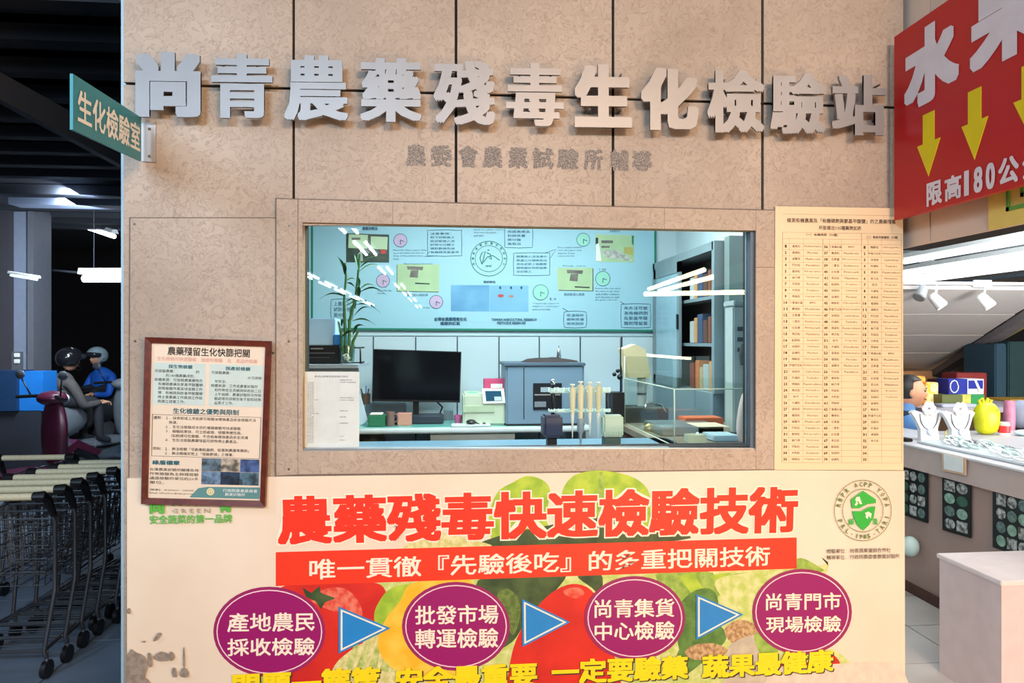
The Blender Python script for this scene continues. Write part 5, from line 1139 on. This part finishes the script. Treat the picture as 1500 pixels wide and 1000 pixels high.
# jewellery tray
ty0, ty1 = PZ(1340, 652, ctz), None
jt = thing('jewellery_tray', 'flat white tray crowded with silver and white bangles on the counter', 'tray', (X1+.25, 3.6, ctz))
MB().box(X1+.04, X1+.36, 2.6, 3.86, ctz+.001, ctz+.014, .004).build('tray', M('tray_snow', (196, 202, 206), .5), jt)
for k in range(46):
    a = random.uniform(.022, .036); x = random.uniform(X1+.08, X1+.32); y = random.uniform(2.66, 3.80); til = random.uniform(.1, .5)
    mt = [M('bangle_white', (226, 232, 232), .25), M('bangle_jade', (168, 200, 196), .25), M('bangle_silver', (180, 184, 190), .25, .7)][k % 3]
    MB().tube([(x+a*math.cos(w*.524), y+a*math.sin(w*.524), ctz+.02+a*til*(1+math.sin(w*.524))) for w in range(12)], .005, 6, True).build('bangle', mt, jt)
MB().box(X1+.10, X1+.24, 3.0, 3.12, ctz+.05, ctz+.065, .004).build('orange_card', M('card_orange', (226, 164, 60), .5), None, 'small orange price card lying on the bangles', 'card')
MB().box(X1+.0, X1+.05, 3.9, 3.98, ctz+.001, ctz+.02, .004).build('dark_pouch', BLACK, None, 'small dark pouch at the near end of the counter by the wall', 'pouch')
# white box bottom right
wb = thing('white_plinth', 'pinkish white box plinth on the tiled floor near the counter', 'plinth', (2.2, 2.2, 0)); wp = Vector(PD(1467, 850, 2.75))
MB().box(wp.x, wp.x+.45, wp.y-.0, wp.y+.35, 0, wp.z-.02).build('body', M('plinth_pink', (222, 202, 200), .5), wb); MB().box(wp.x-.008, wp.x+.458, wp.y-.008, wp.y+.36, wp.z-.02, wp.z, .003).build('top', M('plinth_top', (234, 222, 220), .4), wb)

# ================================================================== PEOPLE
def skinned(pts, edges, root=0, sub_=2):
    """pts [(x,y,z,r)] -> MB with a smooth skinned body"""
    me = bpy.data.meshes.new('s'); me.from_pydata([p[:3] for p in pts], edges, [])
    o = bpy.data.objects.new('s', me); COL.objects.link(o)
    o.modifiers.new('k', 'SKIN'); me.skin_vertices if me.skin_vertices else None
    sk = me.skin_vertices[0].data
    for i, p in enumerate(pts):
        r = p[3]; sk[i].radius = r if isinstance(r, tuple) else (r, r); sk[i].use_root = (i == root)
    m = o.modifiers.new('u', 'SUBSURF'); m.levels = sub_; m.render_levels = sub_
    bpy.context.view_layer.update()
    dg = bpy.context.evaluated_depsgraph_get(); e = o.evaluated_get(dg); mm = bpy.data.meshes.new_from_object(e)
    mb = MB(); mb.add([v.co[:] for v in mm.vertices], [tuple(p.vertices) for p in mm.polygons]); mb.sm = True
    bpy.data.objects.remove(o); bpy.data.meshes.remove(mm); bpy.data.meshes.remove(me); return mb
SKIN = M('skin', (204, 150, 120), .55)
def hand(w, d, up, s=1.0):
    """palm at wrist w pointing d, five skinned digits"""
    w, d, up = Vector(w), Vector(d).normalized(), Vector(up).normalized(); sd = d.cross(up).normalized()
    pts = [(*w, .026*s)]; ed = []; pm = w+d*.05*s; pts.append((*pm, .03*s)); ed.append((0, 1))
    for k, (o, l) in enumerate(((-.03, .055), (-.01, .068), (.01, .062), (.028, .048))):
        a = pm+sd*o*s+d*.03*s; b_ = a+d*l*.55*s-up*.012*s; c = b_+d*l*.3*s-up*.035*s; n0 = len(pts)
        pts += [(*a, .0095*s), (*b_, .0085*s), (*c, .007*s)]; ed += [(1, n0), (n0, n0+1), (n0+1, n0+2)]
    n0 = len(pts); a = w+d*.03*s-sd*.035*s; b_ = a+d*.03*s-sd*.012*s-up*.02*s; pts += [(*a, .011*s), (*b_, .009*s)]; ed += [(0, n0), (n0, n0+1)]
    return skinned(pts, ed, 0, 1)
def head(c, yaw, s=1.0, tilt=0):
    """head mesh centre c facing local -y turned by yaw"""
    mb = MB()
    def fn(q):
        x, y, z = q; t = z/.115
        x *= 1-.28*max(0, -t)**1.5; y *= 1-.12*max(0, -t)
        if y < 0:
            nz = math.exp(-((z+.012)/.020)**2-(x/.013)**2)*.022; br = math.exp(-((z-.026)/.012)**2-(x/.05)**2)*.006
            ey = math.exp(-((z-.010)/.011)**2-((abs(x)-.031)/.014)**2)*.008; ch = math.exp(-((z+.088)/.022)**2-(x/.025)**2)*.012
            mo = math.exp(-((z+.048)/.012)**2-(x/.022)**2)*.006
            y -= nz+br+ch+mo-ey
        return Vector((x, y, z))
    mb.ball((0, 0, 0), .077, .098, .115, 32, 28, fn)
    for sgn in (-1, 1): mb.ball((sgn*.077, .008, -.002), .012, .02, .032, 8, 8)
    R = Matrix.Translation(Vector(c)) @ Matrix.Rotation(yaw, 4, 'Z') @ Matrix.Rotation(tilt, 4, 'X') @ Matrix.Scale(s, 4)
    mb.move(R); ex = MB()
    for sgn in (-1, 1): ex.ball((sgn*.031, -.088, .012), .010, .006, .006, 8, 6)
    ex.move(R); br = MB()
    for sgn in (-1, 1): br.tube([(sgn*.016, -.101, .028), (sgn*.032, -.099, .033), (sgn*.047, -.088, .028)], .0035, 6)
    br.move(R); mo = MB().ball((0, -.101, -.05), .022, .006, .005, 10, 6); mo.move(R)
    return mb, ex, br, mo, R
# stallholder, seen in profile past the wall edge, looking towards the goods
hp = Vector(PD(1333, 574, 4.9)); man = thing('person', 'dark-haired man in a blue shirt with dark collar behind the jewellery counter', 'person', (hp.x, hp.y, 0))
hm, ex, br, mo, R = head(hp, math.radians(72), 1.0)
sh_ = hp+Vector((-.08, 0, -.22))
pts = [(hp.x-.06, hp.y, 1.0-.08, .15), (hp.x-.06, hp.y, hp.z-.42, .15), (hp.x-.055, hp.y, hp.z-.26, .13), (hp.x-.03, hp.y, hp.z-.16, .058), (hp.x-.01, hp.y, hp.z-.05, .055),
       (hp.x-.05, hp.y-.17, hp.z-.25, .062), (hp.x-.02, hp.y-.22, hp.z-.45, .05), (hp.x+.14, hp.y-.16, hp.z-.56, .036),
       (hp.x-.05, hp.y+.17, hp.z-.25, .062), (hp.x-.02, hp.y+.22, hp.z-.45, .05), (hp.x+.14, hp.y+.14, hp.z-.56, .036),
       (hp.x-.05, hp.y-.09, .8, .09), (hp.x-.04, hp.y-.10, .45, .062), (hp.x-.05, hp.y-.10, .06, .045), (hp.x-.05, hp.y+.09, .8, .09), (hp.x-.04, hp.y+.10, .45, .062), (hp.x-.05, hp.y+.10, .06, .045)]
bd_ = skinned(pts, [(0, 1), (1, 2), (2, 3), (3, 4), (2, 5), (5, 6), (6, 7), (2, 8), (8, 9), (9, 10), (0, 11), (11, 12), (12, 13), (0, 14), (14, 15), (15, 16)])
bd_.build('body', M('shirt_blue', (92, 140, 196), .8), man); hm.build('head', SKIN, man); ex.build('eye', BLACK, man); br.build('eyebrow', BLACK, man); mo.build('mouth', M('lip', (160, 90, 80), .6), man)
HAIR = M('hair_black', (22, 20, 20), .5)
def hf(q):
    if q.y < -.02 and q.z < .055: q = Vector((q.x*.7, max(q.y, -.02), q.z))
    return q
h_ = MB().ball((0, .008, .022), .084, .106, .106, 20, 14, hf); h_.v = [v if v[2] > -.05 else (v[0]*.8, min(v[1], .06), -.05) for v in h_.v]; h_.move(R); h_.build('hair', HAIR, man)
MB().tube([hp+Vector((-.03+.062*math.cos(a*.524), .062*math.sin(a*.524), -.15)) for a in range(12)], .022, 8, True).build('collar', M('collar_navy', (30, 44, 60), .8), man)
hand((hp.x+.14, hp.y-.16, hp.z-.56), (1, .1, -.1), (0, 0, 1)).build('hand', SKIN, man); hand((hp.x+.14, hp.y+.14, hp.z-.56), (1, -.1, -.1), (0, 0, 1)).build('hand', SKIN, man)

# ---------------- scooters
def scooter(loc, yaw, bodymat, lab, plate_text, seat=True, s=1.0):
    t = thing('scooter', lab, 'scooter', loc); t.rotation_euler = (0, 0, 0)
    R = Matrix.Translation(Vector(loc)) @ Matrix.Rotation(yaw, 4, 'Z') @ Matrix.Scale(s, 4)
    def bl_(name, mb, mat, par=None, label=None): mb.move(R); return mb.build(name, mat, par or t, label=label)
    TY = M('tyre_rubber', (24, 24, 26), .8)
    for x in (-.60, .62):
        w = bl_('wheel', MB().tube([(x+.20*math.cos(a*.3927), 0, .25+.20*math.sin(a*.3927)) for a in range(16)], .05, 8, True), TY)
        bl_('hub', MB().lathe((x, 0, .25), [(.06, -.04), (.13, -.03), (.13, .03), (.06, .04)], 14, 'y'), STEEL, w)
    def prism(prof, w, sm=False):
        return MB().poly([(x, -w/2, z) for x, z in prof], (0, w, 0))
    rb_ = bl_('rear_body', MB().ball((-.50, 0, .60), .40, .18, .21, 20, 12, lambda q: Vector((q.x, q.y*(1-.3*q.x), q.z*(1+.2*(q.x < 0))))), bodymat)
    bl_('seat', MB().box(-.76, -.14, -.15, .15, .76, .86, .045), M('saddle_black', (26, 26, 28), .5))
    bl_('floorboard', MB().box(-.14, .36, -.18, .18, .26, .34, .02), bodymat)
    bl_('leg_shield', MB().ball((.42, 0, .64), .075, .17, .36, 16, 12), bodymat)
    bl_('front_fender', prism([(.42, .44), (.60, .56), (.84, .42), (.80, .38), (.60, .48), (.46, .38)], .13), bodymat)
    bl_('fork', MB().tube([(.42, 0, .9), (.60, .06, .27)], .022).tube([(.42, 0, .9), (.60, -.06, .27)], .022), STEEL)
    bl_('handlebar_cover', MB().ball((.40, 0, .97), .12, .15, .07, 14, 8), bodymat)
    hb = bl_('handlebar', MB().tube([(.28, -.34, .98), (.36, -.16, .99), (.36, .16, .99), (.28, .34, .98)], .016), BLACK)
    bl_('headlamp', MB().ball((.50, 0, .96), .03, .09, .05, 12, 8), M('lamp_clear', (214, 224, 230), .15))
    for sg in (-1, 1):
        m2 = bl_('mirror_stalk', MB().tube([(.34, sg*.22, .99), (.30, sg*.30, 1.16)], .007), BLACK); bl_('mirror', MB().ball((.30, sg*.32, 1.19), .02, .07, .045, 10, 6), M('mirror_face', (150, 160, 170), .1, .8), m2)
    bl_('tail_lamp', MB().box(-.89, -.84, -.10, .10, .60, .66, .01), M('tail_red', (170, 24, 40), .3))
    pl_ = bl_('number_plate', MB().box(-.90, -.89, -.15, .15, .42, .56), M('plate_white', (186, 190, 190), .5))
    q_ = [R @ Vector(p) for p in ((-.901, .13, .53), (-.901, -.13, .53), (-.901, -.13, .45), (-.901, .13, .45))]
    letter(MB(), plate_text, q_, .001, (.03, .03)).build('plate_lettering', INK, pl_)
    bl_('plate_bracket', MB().box(-.89, -.70, -.03, .03, .44, .54), BLACK)
    bl_('exhaust', MB().tube([(-.25, -.19, .26), (-.60, -.20, .27), (-.85, -.20, .33)], [.03, .055, .05]), M('exhaust_steel', (120, 116, 112), .4, .6))
    bl_('side_stand', MB().tube([(-.1, .12, .28), (-.14, .24, .01)], .012), BLACK)
    return t
gz = lambda px, y: P(px, 500, y)[0]
scooter((gz(138, 8.6), 8.6, 0), math.radians(66), M('scooter_silver', (128, 134, 142), .35, .3), 'silver and black scooter with white number plate under the rider in grey', 'ML6-8177')
scooter((gz(8, 6.4), 6.4, 0), math.radians(60), M('scooter_purple', (70, 24, 44), .3), 'dark plum scooter parked in front of the blue crate', '857-NKA')
scooter((gz(142, 10.1)-.16, 10.1-.42, 0), math.radians(250), M('scooter_dark', (60, 66, 72), .35), 'dark scooter facing out under the rider in blue', 'NJB-015')
def helmet(c, yaw, mat, t, visor=True):
    R = Matrix.Translation(Vector(c)) @ Matrix.Rotation(yaw, 4, 'Z')
    m_ = MB().ball((0, .005, .03), .13, .15, .13, 22, 14, lambda q_: Vector((q_.x, q_.y if not (q_.y < 0 and q_.z < -.01) else q_.y*.35, max(q_.z, -.09)))); m_.move(R); h = m_.build('helmet', mat, t)
    if visor:
        v = MB().ball((0, -.03, .045), .134, .15, .05, 18, 8, lambda q_: Vector((q_.x, min(q_.y, -.02), q_.z))); v.move(R); v.build('visor', M('visor_dark', (40, 44, 50), .15), h)
        m2 = MB().tube([(-.13, 0, 0), (-.07, -.08, -.11), (.07, -.08, -.11), (.13, 0, 0)], .006, 6); m2.move(R); m2.build('chin_strap', BLACK, h)
def rider(hpx, y, yaw, mat, pants, hmat, lab, lean=.12, arm=.45):
    hc = Vector(P(*hpx, y)); t = thing('person', lab, 'person', (hc.x, hc.y, 0))
    f = Matrix.Rotation(yaw, 3, 'Z') @ Vector((0, -1, 0)); s = Matrix.Rotation(yaw, 3, 'Z') @ Vector((1, 0, 0)); Z = Vector((0, 0, 1))
    B = hc-f*lean*1.6; hz = .80; k = (hc.z-hz)/.72
    pel = Vector((B.x, B.y, hz+.05)); ch = pel*.35+(hc-f*lean*.4-Z*.22)*.65; ch = Vector((ch.x, ch.y, hc.z-.34)); nk = hc-Z*.13-f*.02; sh = Vector((ch.x, ch.y, hc.z-.24))
    pts = [(*pel, .14), (*((pel+ch)/2), .13), (*ch, .15), (*sh, .10), (*nk, .055)]
    ed = [(0, 1), (1, 2), (2, 3), (3, 4)]
    hands = []
    for g_ in (-1, 1):
        a = sh+s*g_*.18-Z*.02; e = a+f*.12-Z*.26+s*g_*.04; w = e+f*.22+Z*.03-s*g_*.04; n0 = len(pts)
        pts += [(*a, .062), (*e, .05), (*w, .036)]; ed += [(3, n0), (n0, n0+1), (n0+1, n0+2)]; hands.append(w)
    skinned(pts, ed).build('body', mat, t)
    lp_ = [(*pel, .12)]; le = []
    for g_ in (-1, 1):
        hpj = pel+s*g_*.09; kn = hpj+f*.42-Z*.06+s*g_*.06; an = kn+f*.02-Z*.42; to = an+f*.14-Z*.05; n0 = len(lp_)
        lp_ += [(*hpj, .095), (*kn, .065), (*an, .045), (*to, .038)]; le += [(0, n0), (n0, n0+1), (n0+1, n0+2), (n0+2, n0+3)]
    skinned(lp_, le).build('trousers', pants, t)
    hm, ex, br, mo, R = head(hc, yaw, 1.0, .15); hm.build('head', SKIN, t); ex.build('eye', BLACK, t); mo.build('mouth', M('lip', (160, 90, 80), .6), t)
    helmet(hc, yaw, hmat, t)
    for w in hands: hand(w, f, Z, .95).build('hand', SKIN, t)
    return t
rider((103, 528), 8.3, math.radians(150), M('jacket_grey', (84, 80, 78), .8, noise=(8, .2)), M('trousers_dark', (36, 38, 44), .8), M('helmet_black', (24, 24, 28), .15), 'scooter rider in a grey jacket and shiny black helmet')
rider((142, 524), 10.1, math.radians(-20), M('jacket_blue', (20, 96, 200), .7, noise=(8, .15)), M('trousers_black', (24, 26, 30), .8), M('helmet_silver', (150, 170, 176), .2), 'scooter rider in a bright blue jacket and silver helmet')
bc = thing('blue_crate', 'tall blue plastic bin with dark front side by the pillar', 'bin', P(30, 600, 7.5))
bxp(-30, 543, 24, 602, 7.45, .3).build('dark_side', M('bin_navy', (20, 50, 84), .5), bc); bxp(24.3, 544, 63, 602, 7.5, .25).build('bright_side', M('bin_blue', (24, 110, 190), .5), bc)
xa_, xb3 = P(-30, 600, 7.45)[0], P(60, 600, 7.5)[0]; MB().box(xa_, xb3, 7.5, 7.7, 0, P(30, 602, 7.45)[2]).build('stand', M('bin_stand', (30, 34, 44), .7), bc)

# ---------------- shopping carts
HB = M('handle_beige', (196, 190, 160), .5, noise=(60, .12)); WIRE = M('cart_wire', (100, 104, 110), .35, .8)
def make_cart(lab):
    t = thing('shopping_cart', lab, 'shopping cart', (0, 0, 0), 'nested shopping carts')
    w = .21; hz = .82
    MB().tube([(-w+.035, 0, hz), (w-.035, 0, hz)], .0165, 10).build('handle', HB, t)
    for g_ in (-1, 1):
        MB().tube([(g_*(w-.036), 0, hz), (g_*w, 0, hz), (g_*(w+.004), .03, hz-.02), (g_*(w+.006), .075, hz-.10)], [.02, .025, .02, .014], 8).build('end_cap', BLACK, t)
        MB().tube([(g_*(w+.004), .05, hz-.06), (g_*(w+.006), .085, hz-.13), (g_*(w+.004), .09, .38), (g_*(w-.01), .03, .13), (g_*(w-.01), .05, .09)], .0095, 8).build('side_post', CHROME if g_ > 9 else WIRE, t)
    bk = MB(); y0, y1 = .09, .62; zt_, zb_ = hz-.12, .40
    def rim(z, k): 
        ww = w-.01-k*.03; return [(-ww, y0+.0, z), (ww, y0, z), (ww-.05, y1-k*.06, z+(.0)), (-ww+.05, y1-k*.06, z)]
    for i in range(6):
        z = zt_+(zb_-zt_)*i/5; bk.tube(rim(z, i/5), .0045 if i == 0 else .0026, 5, True)
    A, B_ = rim(zt_, 0), rim(zb_, 1)
    for e in range(4):
        a0, a1 = Vector(A[e]), Vector(A[(e+1) % 4]); b0, b1 = Vector(B_[e]), Vector(B_[(e+1) % 4]); n_ = 9 if e % 2 else 7
        for k in range(n_+1): bk.tube([a0.lerp(a1, k/n_), b0.lerp(b1, k/n_)], .0024, 4)
    for k in range(7): bk.tube([Vector(B_[0]).lerp(Vector(B_[1]), k/6), Vector(B_[3]).lerp(Vector(B_[2]), k/6)], .0024, 4)
    bk.build('basket', WIRE, t)
    MB().tube([(-w+.01, .03, .13), (-w+.05, .60, .13), (w-.05, .60, .13), (w-.01, .03, .13)], .009, 6, True).build('base_frame', WIRE, t)
    lr = MB()
    for k in range(6): lr.tube([(-w+.02, .08+k*.09, .135), (w-.02, .08+k*.09, .135)], .003, 4)
    lr.build('lower_rack', WIRE, t)
    for x, y in ((-w+.01, .05), (w-.01, .05), (-w+.06, .56), (w-.06, .56)):
        MB().lathe((x, y, .04), [(.02, -.012), (.04, -.011), (.04, .011), (.02, .012)], 12, 'x').build('wheel', BLACK, t)
        MB().tube([(x, y, .05), (x, y, .125)], .008, 6).build('caster_fork', STEEL, t)
    return t
cp = make_cart('shopping cart nearest the camera, first of the nested row')
cl = ['shopping cart nearest the camera, first of the nested row', 'second shopping cart of the nested row counted from the camera', 'third shopping cart of the nested row counted from the camera', 'fourth shopping cart of the nested row counted from the camera', 'fifth shopping cart, its end cap at the wall edge', 'sixth shopping cart, half hidden by the wall edge', 'seventh shopping cart at the far end of the nested row']
for k, (ex_, ey_, lx_) in enumerate(((62, 727, 0), (93, 716, 0), (117, 706, 0), (140, 697.5, 20), (168, 689.5, 58), (196, 682.5, 82), (222, 676.5, 107))):
    c = cp if k == 0 else copy_tree(cp); c['label'] = cl[k]
    e = PZ(ex_, ey_, .82); c.location = (e[0]-.21, e[1], 0)
c = copy_tree(cp); e = PZ(92, 673.5, .82); c.location = (e[0]-.21, e[1]+.1, 0); c['label'] = 'separate shopping cart with dark handle standing beyond the nested row'
del c['group']

# ---------------- lamps in the market behind the camera (they show as reflections in the window)
RT = M('market_tube', (236, 244, 255), .5, emit=34); RY = M('market_tube_warm', (255, 244, 190), .5, emit=26)
def market(X, ylist, h, nm):
    for k, (y, l) in enumerate(ylist):
        t = thing('market_lamp', 'twin tube ceiling lamp seen reflected in the window, %s of the %s row' % (ordn[k], nm), 'lamp', (X, y, EYE+h), 'market ceiling lamps')
        for dx in (-.11, .11): MB().tube([(X+dx, y, EYE+h), (X+dx, y-l, EYE+h)], .032, 8).build('tube', RT, t)
        MB().box(X-.2, X+.2, y-l-.03, y+.03, EYE+h+.036, EYE+h+.08).build('housing', WHITE, t)
market(-1.82, ((-6.6, 1.1), (-8.9, 2.0), (-13.5, 1.9), (-19, 1.9), (-23, 2), (-27, 2.2), (-33, 2.4)), 2.0, 'steep')
market(-4.3, ((-15, 2.2), (-18.4, 2.2), (-21.6, 2.6), (-25.5, 3), (-30, 3)), 2.0, 'shallow')
def sbar(a, b, r, lab):
    t = thing('market_lamp', lab, 'lamp', a, 'market ceiling lamps'); MB().tube([a, b], r, 8).build('tube', RY, t)
def refl(px, py, dm):   # real point whose mirror image in the window shows at px,py at mirror distance y = dm
    p = P(px, py, dm); return (p[0], 2*(D+.03)-dm, p[2])
sbar(refl(951, 423, 15.5), refl(1031, 395, 11.8), .045, 'warm long tube lamp reflected highest over the tall cabinet'); sbar(refl(966, 426, 15.5), refl(1058, 402, 11.8), .045, 'warm long tube lamp reflected below the highest one')
sbar(refl(944, 430.5, 9), refl(1098, 427.5, 9), .032, 'warm level tube lamp reflected across the tall cabinet')
sbar(refl(948, 520, 9), refl(1012, 525, 9), .018, 'warm short tube lamp reflected behind the cream hood')
